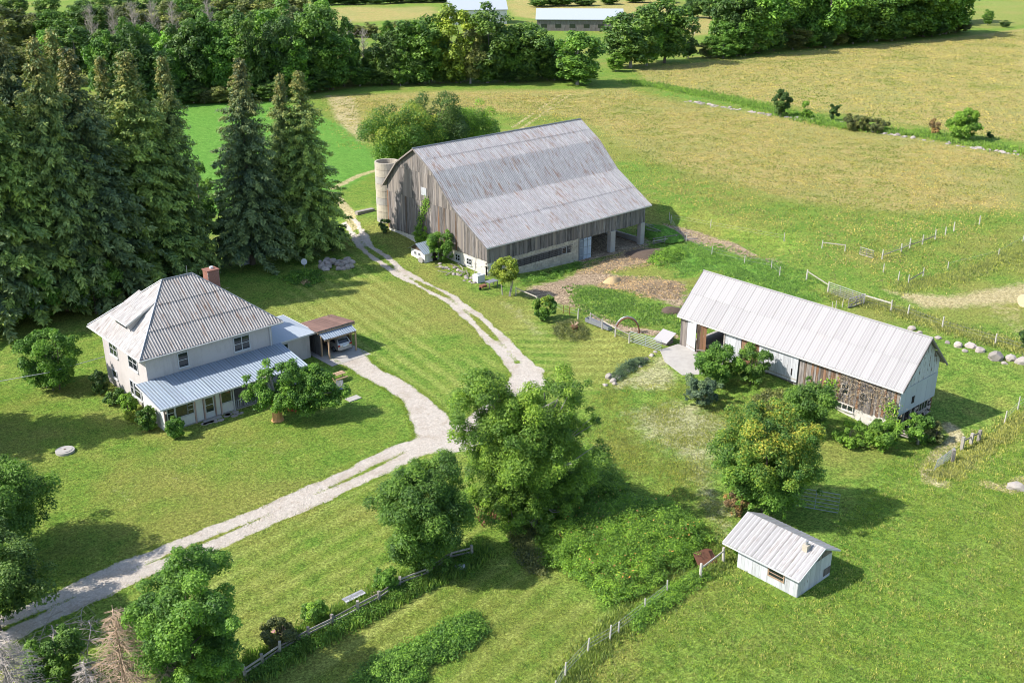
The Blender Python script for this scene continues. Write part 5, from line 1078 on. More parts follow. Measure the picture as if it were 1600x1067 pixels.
tufts('field_grass', in_poly([(510,155),(900,145),(1000,142),(1300,200),(1600,250),(1600,420),(1380,440),(1060,340),(1000,290),(930,200),(700,185),(560,225)], 26000, 12, 7, .7), .22, 12, (.40, .33, .13), mat='fieldblade', nb=4, spread=.5, width=.07, lean=.8, label='dry ochre meadow grass behind the big barn')
tufts('field_grass', in_poly([(1000,112),(1080,98),(1500,62),(1600,48),(1640,228),(1200,165),(1020,130)], 14000, 13, 5, .7), .28, 13, (.42, .35, .14), mat='fieldblade', nb=4, spread=.8, width=.11, lean=.8, label='dry ochre grass in the upper right field')
tufts('lawn_grass', in_poly([(0,600),(250,690),(560,640),(640,680),(280,840),(-40,980),(-80,700)], 30000, 14, .5), .055, 14, (.26, .30, .07), nb=4, spread=.2, width=.02, label='mown grass of the front lawn before the farmhouse')
tufts('lawn_grass', in_poly([(400,820),(700,700),(745,730),(780,860),(560,930),(300,1020),(380,880)], 16000, 15, .5), .05, 15, (.26, .30, .07), nb=4, spread=.2, width=.02, label='mown grass between the driveway and the old rail fence')
tufts('lawn_grass', in_poly([(480,1067),(760,880),(940,960),(860,1100),(430,1120)], 16000, 16, .5), .06, 16, (.27, .30, .08), nb=4, spread=.2, width=.02, label='mown grass below the old rail fence')
vg = []
rgv = np.random.default_rng(55)
for ln_, hw_, rut_, gap_ in SL:
    k = rgv.integers(0, len(ln_), 2600); t_ = np.gradient(ln_, axis=0); t_ /= np.linalg.norm(t_, axis=1)[:, None]; nn_ = np.stack([-t_[:, 1], t_[:, 0]], 1)
    side = np.where(rgv.random(2600) < .3, rgv.normal(size=2600)*.18*(rut_ > .3)+99*(rut_ <= .3), rgv.choice([-1, 1], 2600)*(hw_[k]+.12+rgv.normal(size=2600)*.22)); ok = np.abs(side) < 20
    q_ = ln_[k]+nn_[k]*side[:, None]; q_ = q_[ok]; vg.append(q_[gravel_at(q_) < .62])
tufts('verge_grass', np.vstack(vg), .1, 56, (.25, .31, .06), nb=6, spread=.12, label='grass tufts growing at the edges and middle of the gravel drive')
# dense low growth
def thicket(name, poly, n, hmax, leaf, col, seed, label, per=34, fe=2.5):
    rg = np.random.default_rng(seed); pw = gp2(poly); c = in_poly(poly, n, seed, .35, .12); sdv = np.clip(sdist(c, pw)/fe+rg.normal(size=n)*.2, .12, 1); hh = hmax*sdv**.6*rg.uniform(.55, 1.1, n)
    z0 = hgt(c[:, 0], c[:, 1]); ci = np.repeat(np.arange(n), per); m = len(ci); d = rand_dirs(rg, m); d[:, 2] = np.abs(d[:, 2]); rr_ = .42*rg.uniform(.5, 1.1, m)
    pos = np.column_stack([c[ci], z0[ci]+hh[ci]*rg.uniform(.55, 1, m)])+d*rr_[:, None]*np.array([1, 1, .6]); pos[:, 2] = np.maximum(pos[:, 2], z0[ci]+.03); pos[:, 2] += (rg.random(n) < .08)[ci]*rg.uniform(.1, .5, n)[ci]
    V = leaf_quads(rg, pos, d, leaf, .6, .8); o = bpy.data.objects.new(name, quads_mesh(name, V, M['leaf'], np.clip(.55*rg.random(n)[ci]+.45*rg.random(m), 0, 1))); COL.objects.link(o)
    o.color = (*LC[col], 1); o['kind'] = 'stuff'; o['label'] = label; o['category'] = 'bushes'; return o
thicket('bramble_patch', [(850,830),(915,800),(975,785),(1045,795),(1090,825),(1108,850),(1085,880),(1040,908),(990,940),(950,945),(900,905),(850,885),(832,860)], 2100, 2.0, .07, 'lime', 90, 'broad leafy bramble thicket right of the big bright tree', per=44)
thicket('bramble_patch', [(840,730),(930,710),(975,770),(990,800),(905,815),(850,820)], 900, 2.6, .08, 'elm', 91, 'dark tall undergrowth on the right flank of the big bright tree', per=44)
rg = np.random.default_rng(190); q_ = in_poly([(860,830),(975,790),(1045,800),(1100,845),(1040,900),(960,940),(880,880)], 220, 190, .5, 1)
V = leaf_quads(rg, np.column_stack([q_, hgt(q_[:, 0], q_[:, 1])+rg.uniform(1.3, 2.2, 220)]), np.tile(np.array([0, 0, 1.]), (220, 1)), .09); o = bpy.data.objects.new('bramble_flowers', quads_mesh('bramble_flowers', V, M['leaf'], rg.random(220))); COL.objects.link(o); o.color = (.42, .22, .08, 1); o['kind'] = 'stuff'; o['label'] = 'rusty orange leaves scattered over the bramble thicket'
thicket('weed_patch', [(545,1080),(580,1035),(650,1010),(700,975),(740,962),(757,985),(735,1010),(680,1040),(640,1080)], 900, .9, .075, 'ash', 92, 'leafy weed bed in the lower lawn', per=36, fe=1.5)
thicket('weed_patch', [(800,840),(850,830),(845,905),(815,880)], 260, .9, .08, 'olive', 93, 'grey-green weeds at the left foot of the bramble thicket', per=34, fe=1)
thicket('fence_creeper', [(380,1055),(470,1003),(560,958),(650,908),(742,868),(748,880),(655,925),(565,975),(475,1022),(395,1075)], 520, .85, .06, 'ash', 88, 'leafy growth smothering parts of the old rail fence', per=26, fe=.8)
thicket('fence_creeper', [(985,965),(1040,925),(1090,892),(1105,905),(1050,945),(995,985)], 300, .6, .07, 'lime', 94, 'leafy creeper over the wire fence below the bramble thicket', per=30, fe=.8)
thicket('flower_bed', [(862,515),(878,503),(905,503),(920,516),(915,530),(890,534),(868,528)], 200, .45, .07, 'olive', 95, 'round bed of mixed plants by the track', per=34, fe=1)
thicket('hosta_bed', [(442,436),(462,424),(500,424),(505,440),(480,448),(450,444)], 220, .4, .1, 'ash', 96, 'low plant bed beside the dish on the upper lawn', per=26, fe=1)
thicket('barn_edge_weeds', [(812,438),(860,425),(905,412),(905,420),(860,436),(820,448)], 160, .4, .09, 'ash', 97, 'green weeds along the masonry wall of the big barn', per=30, fe=1)
thicket('barn_edge_weeds', [(1020,395),(1060,385),(1075,400),(1040,418),(1015,412)], 200, .6, .1, 'lime', 98, 'rank weeds at the far corner of the big barn', per=30, fe=1)
thicket('ramp_hedge', [(955,590),(975,570),(1005,560),(1012,566),(985,580),(962,598)], 160, .5, .07, 'blue', 99, 'grey-green border plants above the stone ramp edge', per=34, fe=.6)
thicket('slope_weeds', [(1180,618),(1225,612),(1235,640),(1200,650),(1180,640)], 200, .5, .08, 'olive', 89, 'dry weeds beneath the wide white door', per=26, fe=1)
# ================================================================== stones
def stone_mesh(seed, sx=1, sy=.8, sz=.6):
    rg = np.random.default_rng(seed); import bmesh
    bm = bmesh.new(); bmesh.ops.create_icosphere(bm, subdivisions=2, radius=1)
    ph = rg.uniform(0, 6.28, 6)
    for v in bm.verts:
        c = v.co; k = 1+.13*math.sin(3*c.x+ph[0])+.12*math.sin(4*c.y+ph[1])+.1*math.sin(5*c.z+ph[2])+rg.uniform(-.11, .11); v.co = Vector((c.x*sx*k, c.y*sy*k, max(c.z, -.5)*sz*k))
    me = bpy.data.meshes.new('stone'); bm.to_mesh(me); bm.free(); me.materials.append(M['stone']); return me
ST = [stone_mesh(500+i, 1, .75+.05*i, .55+.04*i) for i in range(5)]; ST2 = [m_.copy() for m_ in ST]
for m_ in ST2: m_.materials[0] = M['palestone']
def stone_at(P, s, parent=None, name='stone', pale=False, off=None):
    o = bpy.data.objects.new(name, (ST2 if pale else ST)[rnd.randrange(5)]); COL.objects.link(o)
    base = np.array(parent.location) if parent else np.zeros(3); o.location = tuple(np.array(P)-base+np.array([0, 0, s*.05])); o.rotation_euler = (0, 0, rnd.uniform(0, 6.28)); o.scale = (s, s, s*rnd.uniform(.8, 1.2))
    if parent: o.parent = parent
    return o
bl = [(1466,529,.6,'flat reddish boulder nearest the long barn gable peak'), (1480,536,.45,'small dark boulder second from the long barn'), (1496,541,.8,'dark low boulder in the middle of the boulder row'), (1517,542,1.0,'large brown boulder on top of the middle group'), (1531,548,.95,'brown boulder right of the large one in the middle group'), (1508,549,.5,'small pale stone under the middle boulders'),
 (1556,560,1.35,'long pale boulder, biggest of the right group'), (1579,562,1.0,'reddish boulder between the two pale ones'), (1596,566,1.2,'pale pinkish boulder cut by the right edge'), (1570,568,.5,'small flat stone below the right boulders'), (1424,515,.7,'grey boulder just showing over the long barn ridge'), (1436,520,.5,'small boulder just showing beside the long barn peak')]
for px, py, s, lab in bl:
    P = G(px, py); o = stone_at(P, s*.72, None, 'boulder', pale='pale' in lab); tag(o, lab, 'boulder', 'boulders in the row behind the long barn')
o = stone_at(G(1586,762), .8, None, 'boulder', True); tag(o, 'pale angular boulder at the end of the short dirt path, right edge', 'boulder')
for px, py, s in ((982,475,.5), (770,880,.3)): pass
SR = thing('stone_row', 'long low row of field stones between the two ochre fields', 'stone wall', G(1300,200))
rg_ = random.Random(9); sline = resample(gp2([(1082,160),(1150,172),(1215,182),(1290,190),(1400,212),(1500,228),(1620,246)]), .9)
for i in range(230):
    p = sline[rg_.randrange(len(sline))]+np.array([rg_.gauss(0, .7), rg_.gauss(0, 1.1)]); stone_at((p[0], p[1], -.12), rg_.uniform(.2, .55)*(1 if rg_.random() < .85 else 1.5), SR, pale=rg_.random() < .3)
SR = thing('stone_edging', 'curved line of white stones bordering the ramp to the long barn', 'stone edging', G(985,590))
for px, py, s in ((952,590,.42), (957,596,.3), (965,590,.3), (972,586,.28), (980,580,.28), (988,575,.25), (995,570,.25), (1002,567,.22), (1010,562,.22), (945,602,.25), (960,600,.22), (1018,556,.22), (1024,550,.22), (1000,573,.2)): stone_at(G(px, py), s*1.3, SR, pale=True)
SR = thing('rock_pile', 'heap of pale field stones on the upper lawn', 'rock pile', G(525,415))
for i in range(34):
    px, py = 500+rg_.random()*50, 408+rg_.random()*14; P = G(px, py); stone_at(P+np.array([0, 0, rg_.uniform(0, .35)]), rg_.uniform(.28, .62), SR, pale=rg_.random() < .7)
SR = thing('rubble_heap', 'stone and timber rubble along the barn gable foot', 'rubble', G(720,430))
for i in range(40):
    f = rg_.random(); P = G(690+f*55+rg_.gauss(0, 3), 412+f*30+rg_.gauss(0, 4)); stone_at(P, rg_.uniform(.12, .35), SR, pale=rg_.random() < .5)
for i in range(8):
    P = G(695+rg_.random()*45, 420+rg_.random()*18); a = rg_.uniform(0, 3.14); MB().beam(P+(0,0,.15), P+np.array([math.cos(a)*1.6, math.sin(a)*1.6, .35]), .14, .05).obj('plank', M['fence'], SR)

# ================================================================== fences
def fence(label, posts, hp=1.25, rails=(), wires=(), rmat=None, pr=.07, jit=.06, group=None, name='fence', skip=(), square=False, pm=None):
    P = [G(*p) for p in posts]; t = thing(name, label, 'fence', P[0], group); tops = []
    for p in P:
        h = hp*rnd.uniform(.9, 1.12); lx, ly = rnd.uniform(-jit, jit), rnd.uniform(-jit, jit)
        if square: MB().beam(p-(0,0,.2), p+(lx,ly,h), pr*2, pr*2).obj('post', pm or M['fence'], t)
        else: MB().tube([p-(0,0,.2), p+(lx*.5,ly*.5,h*.5), p+(lx,ly,h)], [pr*1.1, pr, pr*.85], 7).obj('post', pm or M['postwhite'], t)
    for i, (a, b_) in enumerate(zip(P[:-1], P[1:])):
        if i in skip: continue
        for r_ in rails: MB().beam(a+(0,0,r_+rnd.uniform(-.04,.04)), b_+(0,0,r_+rnd.uniform(-.04,.04)), .05, .13).obj('rail', rmat or M['fence'], t)
        for w_ in wires: MB().tube([a+(0,0,w_), b_+(0,0,w_)], .012, 3).obj('wire', M['steel'], t)
    return t
def gate(label, a, b_, h=1.2, z0=.15, n=6, mat=None, lean=0.0, diag=False, rad=.03, uprights=3):
    A_, B_ = G(*a), G(*b_); t = thing('field_gate', label, 'gate', A_); nrm_ = np.cross(B_-A_, (0,0,1)); nrm_ /= np.linalg.norm(nrm_); mat = mat or M['gal']
    def pt(f, z): return A_+(B_-A_)*f+np.array([0, 0, z])+nrm_*lean*z
    MB().tube([pt(0, z0), pt(0, z0+h), pt(1, z0+h), pt(1, z0), pt(0, z0)], rad*1.2, 6).obj('frame', mat, t)
    for i in range(1, n-1): MB().tube([pt(0, z0+h*i/(n-1)), pt(1, z0+h*i/(n-1))], rad, 5).obj('bar', mat, t)
    for i in range(1, uprights-1): f = i/(uprights-1); MB().tube([pt(f, z0), pt(f, z0+h)], rad, 5).obj('upright', mat, t)
    if diag: MB().tube([pt(0, z0), pt(1, z0+h)], rad, 5).obj('brace', mat, t)
    return t
fence('barnyard fence with one pale top rail running to the metal gate', [(903,499),(922,503),(941,515),(961,526),(983,536)], rails=(1.05,), wires=(.4,.7), skip=(0,))
fence('short fence of one rail and a post beside the yellow-topped tree', [(806,462),(838,476)], hp=1.2, rails=(1.0,), name='fence')
fence('wire fence stubs behind the small round yellow-green bush', [(862,480),(880,490),(890,492),(903,497)], hp=1.1, wires=(.4, .8), pr=.04, pm=M['rust'])
gate('galvanised five-bar gate between barnyard fence and stone edging', (984,534), (1033,549), 1.15, .1, 7, M['gal'])
fence('line of thin leaning posts and wire behind the barnyard weeds', [(1048,350),(1060,372),(1072,378),(1112,398),(1163,412),(1205,420),(1218,432)], wires=(.5, 1.0), pr=.06)
fence('far wire fence of sparse pale posts along the meadow edge', [(1046,344),(1110,356),(1225,377)], wires=(.5, .9), pr=.06)
fence('single-rail fence section far behind the long barn roof', [(1284,388),(1320,393)], rails=(.9,), hp=1.1)
gate('small weathered wooden hurdle gate in the far fence corner', (1343,398), (1364,404), 1.0, .1, 4, M['fence'], rad=.05)
fence('pale post fence with dark rails rising to the right across the meadow', [(1378,405),(1408,394),(1421,388),(1441,382),(1461,374),(1477,367),(1490,362),(1530,351)], rails=(.55,), wires=(.9,), skip=(4,5,6), hp=1.35, pr=.09)
fence('old posts with a broken dark rail before the grass bank', [(1380,425),(1403,440),(1419,445),(1442,432)], rails=(.6,), hp=1.3, rmat=M['wood_dark'], skip=(0,1))
fence('lone pale post fence remnants on the grass bank', [(1481,420),(1560,400),(1598,378)], wires=(.8,), hp=1.0)
fence('rail section left of the grey field gate behind the long barn', [(1260,437),(1293,458)], rails=(1.15,), hp=1.4, pr=.1)
gate('grey long field gate behind the long barn ridge', (1294,458), (1349,478), 1.3, .15, 6, M['greygate'], uprights=4)
gate('dark wooden gate swung open at the end of the grey field gate', (1325,482), (1349,474), 1.1, .1, 4, M['fence'], diag=True, rad=.06)
fence('post and top-rail fence running right from the grey field gate', [(1349,476),(1392,487),(1418,493),(1472,513),(1555,537),(1620,556)], rails=(), wires=(.5, .9), hp=1.35, pr=.09)
t = thing('fence_rail', 'single pale rail linking the grey field gate to the next post', 'fence rail', G(1349,476)); MB().beam(G(1350,476)+(0,0,1.2), G(1391,487)+(0,0,1.1), .06, .14).obj('rail', M['postwhite'], t)
fence('small post group beside the open dark gate', [(1300,484),(1306,482),(1316,480)], hp=1.0, pr=.05)
fence('two-rail pen fence under the long barn gable', [(1402,683),(1434,694),(1452,686)], rails=(.35,.65,.9), hp=1.1, pr=.09, square=True)
gate('pale green leaning gate beside the worn path', (1459,736), (1486,716), 1.1, .05, 5, M['gal'], lean=.15, rad=.035)
fence('weathered fence posts climbing right from the pale green gate', [(1488,722),(1502,704),(1516,696),(1528,690)], rails=(.95,), hp=1.35, pr=.13, square=True, skip=(0,))
fence('thin leaning posts in the yellow weeds at the right edge', [(1569,662),(1590,640),(1625,620)], wires=(.5,.9), hp=1.4, pr=.06)
gate('loose galvanised gate lying against the round tree behind the white shed', (1236,790), (1309,803), 1.4, .1, 6, M['gal'], lean=-.35, uprights=3)
fence('wire fence with crooked wooden posts left of the white shed', [(868,1085),(883,1058),(918,1020),(953,1000),(966,990),(1008,957),(1042,930)], wires=(.4,.7,1.0), hp=1.15, pr=.06, jit=.12)
fence('stout post and single rail at the brambles end of the wire fence', [(1094,906),(1130,878)], rails=(1.05,), hp=1.25, pr=.11, rmat=M['postwhite'])
fence('weathered rail fence running from the bottom edge past the bench', [(385,1062),(412,1045),(437,1027),(481,1003),(521,983),(560,962),(592,945),(624,922),(668,905),(705,880),(738,872)], rails=(.3,.62,.92), hp=1.2, pr=.09, square=True, jit=.1)
fence('distant wire fence across the far pale field', [(1062,52),(1085,54),(1110,52),(1135,54)], wires=(.6,1.0), hp=1.3, pr=.09)

# ================================================================== yard objects
def cyl(name, px, py, r_, h, mat, label, cat, n=20, dz=0.0):
    P = G(px, py); o = MB().tube([P+(0,0,dz-.05), P+(0,0,h+dz)], r_, n).obj(name, mat); recentre(o); return tag(o, label, cat)
P = G(102,706); t = thing('well_cover', 'round pale concrete well cover on the front lawn', 'well cover', P)
MB().tube([P-(0,0,.1), P+(0,0,.22)], .82, 26).obj('ring', M['concrete'], t); MB().tube([P+(0,0,.22), P+(0,0,.27)], .6, 24).obj('lid', M['concrete'], t); MB().tube([P+(-.1,0,.3), P+(.1,0,.3)], .03).obj('handle', M['rust'], t)
P = G(476,419); t = thing('satellite_dish', 'white round dish on a short pole by the rock pile', 'dish', P)
MB().tube([P, P+(0,0,.9)], .03).obj('pole', M['steel'], t); d_ = np.array([-.55,-.6,.25]); d_ /= np.linalg.norm(d_); MB().tube([P+(0,0,.9), P+(0,0,.9)+d_*.07], [.1,.42], 20).obj('dish', M['white'], t)
P = G(552,948); t = thing('garden_bench', 'long grey plank bench standing behind the rail fence', 'bench', P)
a, b_ = G(538,947), G(569,932); dv = (b_-a)/np.linalg.norm(b_-a); sv = np.array([-dv[1], dv[0], 0])
for i in range(3): MB().beam(a+sv*(i-1)*.2+(0,0,.46), b_+sv*(i-1)*.2+(0,0,.46), .18, .04).obj('slat', M['slatwood'], t)
for q_ in (a+dv*.2, b_-dv*.2): MB().beam(q_-sv*.25+(0,0,.22), q_+sv*.25+(0,0,.22), .08, .44).obj('leg', M['slatwood'], t)
for i, (px, py, m_, lab) in enumerate([(697,893,'rust','rusty red pail beside the white pails under the fence tree'), (702,889,'white','leftmost standing white pail under the fence tree'), (707,886,'white','second white pail, touching the leftmost one'), (700,896,'white','small white tin in front of the pails')]):
    P = G(px, py); t = thing('pail', lab, 'pail', P, 'pails under the fence tree'); MB().tube([P, P+(0,0,.32)], [.14,.18], 14).obj('body', M[m_], t); MB().tube([P+(0,0,.3), P+(0,0,.345)], [.185,.185], 14).obj('rim', M['gal'], t); MB().tube([P+(-.17,0,.3), P+(-.1,.1,.42), P+(.1,.1,.42), P+(.17,0,.3)], .01, 4).obj('handle', M['steel'], t)
P = G(718,890); t = thing('tipped_drum', 'white drum lying on its side right of the pails', 'drum', P); MB().tube([P+(-.3,.2,.24), P+(.3,-.25,.24)], .24, 16).obj('body', M['white'], t); MB().tube([P+(.3,-.25,.24), P+(.33,-.27,.24)], .2, 16).obj('lid', M['gal'], t)
P = G(760,812); t = thing('rusty_scrap', 'pile of rusty red stakes at the left foot of the big bright tree', 'scrap pile', P)
for i in range(34):
    a = rg_.uniform(0, 6.28); q_ = P+np.array([rg_.gauss(0, .45), rg_.gauss(0, .45), 0]); MB().beam(q_, q_+np.array([math.cos(a)*.5, math.sin(a)*.5, rg_.uniform(.5, 1.6)]), .07, .04).obj('stake', M['rust'], t)
P = G(935,513); t = thing('feed_trough', 'long dark feed trough along the barnyard fence', 'trough', P)
a, b_ = G(917,503), G(953,517); MB().beam(a+(0,0,.12), b_+(0,0,.12), .55, .05).obj('bottom', M['steel'], t)
dv = (b_-a)/np.linalg.norm(b_-a); sv = np.array([-dv[1], dv[0], 0])
for s in (-1, 1): MB().beam(a+sv*s*.3+(0,0,.35), b_+sv*s*.3+(0,0,.35), .05, .45).obj('side', M['steel'], t)
for q_ in (a, b_): MB().beam(q_-sv*.3+(0,0,.35), q_+sv*.3+(0,0,.35), .05, .44).obj('end', M['gal'], t)
P = G(980,522); t = thing('iron_hoops', 'rusty arched iron feeder ring standing behind the gate', 'feeder', P)
rv_ = np.array([rt[0], rt[1], 0])
for k_ in (0, .5):
    MB().tube([P+rv_*math.cos(a)*1.35+np.array([fw[0], fw[1], 0])*k_+np.array([0, 0, .2+1.75*math.sin(a)]) for a in np.linspace(-.1, math.pi+.1, 13)], .09, 6).obj('hoop', M['rust'] if k_ == 0 else M['steel'], t)
for a in np.linspace(.2, math.pi-.2, 7): MB().tube([P+rv_*math.cos(a)*1.35+np.array([0,0,.2+1.75*math.sin(a)]), P+rv_*math.cos(a)*1.35+np.array([fw[0]*.5, fw[1]*.5, .2+1.75*math.sin(a)])], .04, 5).obj('crossbar', M['rust'], t)
def heap(name, px, py, rx, ry, h, mat, label, cat, seed=0):
    P = G(px, py); mb = MB(); rg = random.Random(seed); nr, na = 6, 20; vs = [(P[0], P[1], P[2]+h)]; fs = []
    for i in range(1, nr+1):
        for k in range(na):
            f = i/nr; a = 2*math.pi*k/na; rr_ = f*(1+.12*math.sin(3*a+seed)+rg.uniform(-.06, .06)); vs.append((P[0]+rx*rr_*math.cos(a), P[1]+ry*rr_*math.sin(a), P[2]-.08+h*(1-f**2.2)*rg.uniform(.9, 1.1)))
    for k in range(na): fs.append((0, 1+k, 1+(k+1) % na))
    for i in range(nr-1):
        for k in range(na): fs.append((1+i*na+k, 1+(i+1)*na+k, 1+(i+1)*na+(k+1) % na, 1+i*na+(k+1) % na))
    o = mb.add(vs, fs).obj(name, mat, smooth=True)
    if mat is M['ground']: set_masks(o.data, np.array(vs)[:, :2], {'lush': np.full(len(vs), .7), 'dirt': np.zeros(len(vs))})
    recentre(o); return tag(o, label, cat)
heap('straw_mound', 957, 441, 1.6, 1.0, .8, M['straw'], 'small golden straw mound in the middle of the barnyard', 'straw heap', 1)
heap('manure_heap', 1010, 398, 4.2, 3.0, .5, M['soil'], 'low dark dung heap in front of the big barn opening', 'dung heap', 2)
heap('earth_bank', 1032, 368, 2.5, 4.5, 1.6, M['ground'], 'grassy earth bank at the far end wall of the big barn', 'earth bank', 3)
heap('dirt_pile', 1048, 486, 1.8, 1.3, .5, M['soil'], 'brown dirt pile beside the far corner of the long barn', 'dirt pile', 4)
def litter(name, poly, n, seed, mats, label):
    rg = np.random.default_rng(seed); c = in_poly(poly, n, seed); z = hgt(c[:, 0], c[:, 1])+.05+.3*np.exp(-((c[:, 0]-c[:, 0].mean())**2+(c[:, 1]-c[:, 1].mean())**2)/8); V = leaf_quads(rg, np.column_stack([c, z]), np.tile(np.array([0, 0, 1.]), (n, 1)), .16, .35, 1.0)
    o = bpy.data.objects.new(name, quads_mesh(name, V, M[mats], rg.random(n))); COL.objects.link(o); o['kind'] = 'stuff'; o['label'] = label; o['category'] = 'litter'; o.color = (.38, .28, .18, 1); return o
litter('straw_litter', [(900,415),(1000,385),(1045,400),(1040,412),(960,428),(900,430)], 2600, 5, 'blade', 'scattered straw over the dark yard before the barn opening')
litter('straw_litter', [(950,432),(1030,432),(1075,450),(1060,468),(1000,465),(930,448)], 3600, 6, 'blade', 'pinkish straw litter right of the golden mound')
# tank, table, cart near the barn corner
P = G(748,440); t = thing('white_tank', 'square white plastic tank at the near corner of the big barn', 'tank', P)
MB().box(P+(-.6,-.55,0), P+(.6,.55,1.0)).obj('body', M['white'], t); MB().tube([P+(0,0,1.0), P+(0,0,1.08)], .22, 14).obj('cap', M['gal'], t)
P = G(768,448); t = thing('work_table', 'low grey table beside the white tank', 'table', P); MB().box(P+(-.8,-.5,.75), P+(.8,.5,.8)).obj('table_top', M['steel'], t)
for sx in (-1, 1):
    for sy in (-1, 1): MB().box(P+(sx*.7-.04,sy*.4-.04,-.1), P+(sx*.7+.04,sy*.4+.04,.75)).obj('leg', M['wood_dark'], t)
P = G(755,452); t = thing('old_barrow', 'rusty barrow in front of the white tank', 'barrow', P); MB().box(P+(-.4,-.3,.3), P+(.4,.3,.6)).obj('tray', M['rust'], t); MB().tube([P+(-.5,-.05,.2), P+(-.5,.05,.2)], .2, 12).obj('wheel', M['rubber'], t)
for s in (-1, 1): MB().tube([P+(-.4,s*.2,.3), P+(.9,s*.3,.55)], .03, 5).obj('handle', M['fence'], t)
t = thing('leaning_pole', 'thin pole leaning on the white foundation of the big barn', 'pole', G(740,432)); MB().tube([G(741,434), G(741,434)+(.6,.2,3.0)], .05, 6).obj('pole', M['fence'], t)
# chairs by the maple
for i, (px, py, rz0, lab) in enumerate([(519,614,.6,'left slatted garden chair beside the pollarded maple'), (532,612,-.5,'right slatted garden chair beside the pollarded maple')]):
    P = G(px, py); t = thing('garden_chair', lab, 'chair', P, 'garden chairs by the maple', rz=rz0)
    for k_ in range(5): MB().beam((-.3+k_*.15,.32,.4), (-.3+k_*.15,.62,1.0), .12, .025).obj('back_slat', M['slatwood'], t, off=(0,0,0))
    for k_ in range(4): MB().beam((-.3,-.25+k_*.15,.4-.02*k_), (.3,-.25+k_*.15,.4-.02*k_), .12, .025, ).obj('seat_slat', M['blue'], t, off=(0,0,0))
    for s in (-1, 1): MB().beam((s*.36,-.35,.6), (s*.36,.4,.6), .12, .03).obj('armrest', M['slatwood'], t, off=(0,0,0)); MB().box((s*.36-.03,-.33,0), (s*.36+.03,-.25,.6)).obj('leg', M['slatwood'], t, off=(0,0,0)); MB().box((s*.36-.03,.3,0), (s*.36+.03,.38,.6)).obj('leg', M['slatwood'], t, off=(0,0,0))
P = G(552,623); o = MB().box(P+(-.7,-.45,-.05), P+(.7,.45,.08)).obj('stone_slab', M['concrete']); recentre(o); tag(o, 'pale rectangular slab on the lawn right of the garden chairs', 'slab')
P = G(528,594); t = thing('patio_table', 'pale wooden picnic table half hidden by the pollarded maple', 'table', P)
for k_ in range(4): MB().box(P+(-.8,-.36+k_*.19,.72), P+(.8,-.2+k_*.19,.76)).obj('slat', M['tan'], t)
for s in (-1, 1): MB().beam(P+(s*.6,-.5,0), P+(s*.6,.5,.72), .08, .05).obj('leg', M['tan'], t); MB().box(P+(-.8,s*.65-.12,.42), P+(.8,s*.65+.12,.46)).obj('bench_plank', M['tan'], t)
# behind the house
P = G(262,440); t = thing('cart_frame', 'grey wooden hay cart frame behind the farmhouse roof', 'cart', P)
a, b_ = G(226,452), G(285,438); dv = (b_-a)/np.linalg.norm(b_-a); sv = np.array([-dv[1], dv[0], 0])
for s in (-1, 1):
    for z_ in (.7, 1.1): MB().beam(a+sv*s*.8+(0,0,z_), b_+sv*s*.8+(0,0,z_), .08, .1).obj('side_rail', M['fence'], t)
for f in (0, .25, .5, .75, 1): MB().beam(a+(b_-a)*f-sv*.85+(0,0,.9), a+(b_-a)*f+sv*.85+(0,0,.9), .1, .08).obj('cross_piece', M['fence'], t)
for f in (0, 1):
    for s in (-1, 1): MB().beam(a+(b_-a)*f+sv*s*.8, a+(b_-a)*f+sv*s*.8+(0,0,1.3), .1, .1).obj('post', M['fence'], t)
P = G(380,412); t = thing('privy', 'narrow pale wooden outhouse among the spruce trunks', 'outhouse', P)
MB().box(P+(-.7,-.7,0), P+(.7,.7,2.1)).obj('wall', M['wood_white'], t); MB().box(P+(-.35,-.75,.1), P+(.35,-.701,1.9)).obj('door', M['bluedoor'], t); MB().poly_ext([P+(-.85,-.95,2.3),P+(.85,-.95,2.3),P+(.85,.85,2.05),P+(-.85,.85,2.05)], (0,0,1), .07).obj('roof', M['roof_barn'], t)
t = thing('clothes_line', 'white washing line reaching from the house to the left edge', 'line', G(60,520)); e = PL(150, 513, 'X', 36.0); a = G(-60, 520)+(0,0,2.0)
MB().tube([(35.3,100.5,3.2), (30,101.5,2.7), (22,104,2.5), tuple(a)], .03, 5).obj('cord', M['white'], t); MB().tube([a-(0,0,2.2), a+(0,0,.2)], .06, 6).obj('post', M['fence'], t)
# hay bale, rusty sheets, planter
P = G(1602,478); t = thing('hay_bale', 'round pale hay bale cut by the right edge', 'hay bale', P); MB().tube([P+(-.6,.2,.75), P+(.6,-.2,.75)], .8, 22).obj('bale', M['hay'], t)
P = G(1096,880); t = thing('rusty_sheets', 'rusty corrugated sheets leaning on the bramble thicket near the shed', 'metal sheets', P)
for k_ in range(3): MB().poly_ext([P+(-.8+k_*.25,-.5,.05),P+(.5+k_*.25,-.8,.05),P+(.7+k_*.25,.1,1.0-.15*k_),P+(-.6+k_*.25,.4,1.0-.15*k_)], (0,-.6,.8), .03).obj('sheet', M['rust'], t)
P = G(897,518); t = thing('iron_planter', 'rusty iron planter in the round flower bed', 'planter', P); MB().tube([P, P+(0,0,.7)], [.35,.45], 14).obj('bowl', M['rust'], t)
for i in range(12): a = rg_.uniform(0, 6.28); MB().tube([P+(0,0,.6), P+np.array([math.cos(a)*.5, math.sin(a)*.5, 1.1])], .02, 4).obj('stalk', M['drytwig'], t)
P = G(570,333); o = MB().box(P+(-1.6,-.4,0), P+(1.6,.4,.5)).obj('stone_slab', M['palestone']); recentre(o); tag(o, 'white stone block lying left of the silo', 'slab')
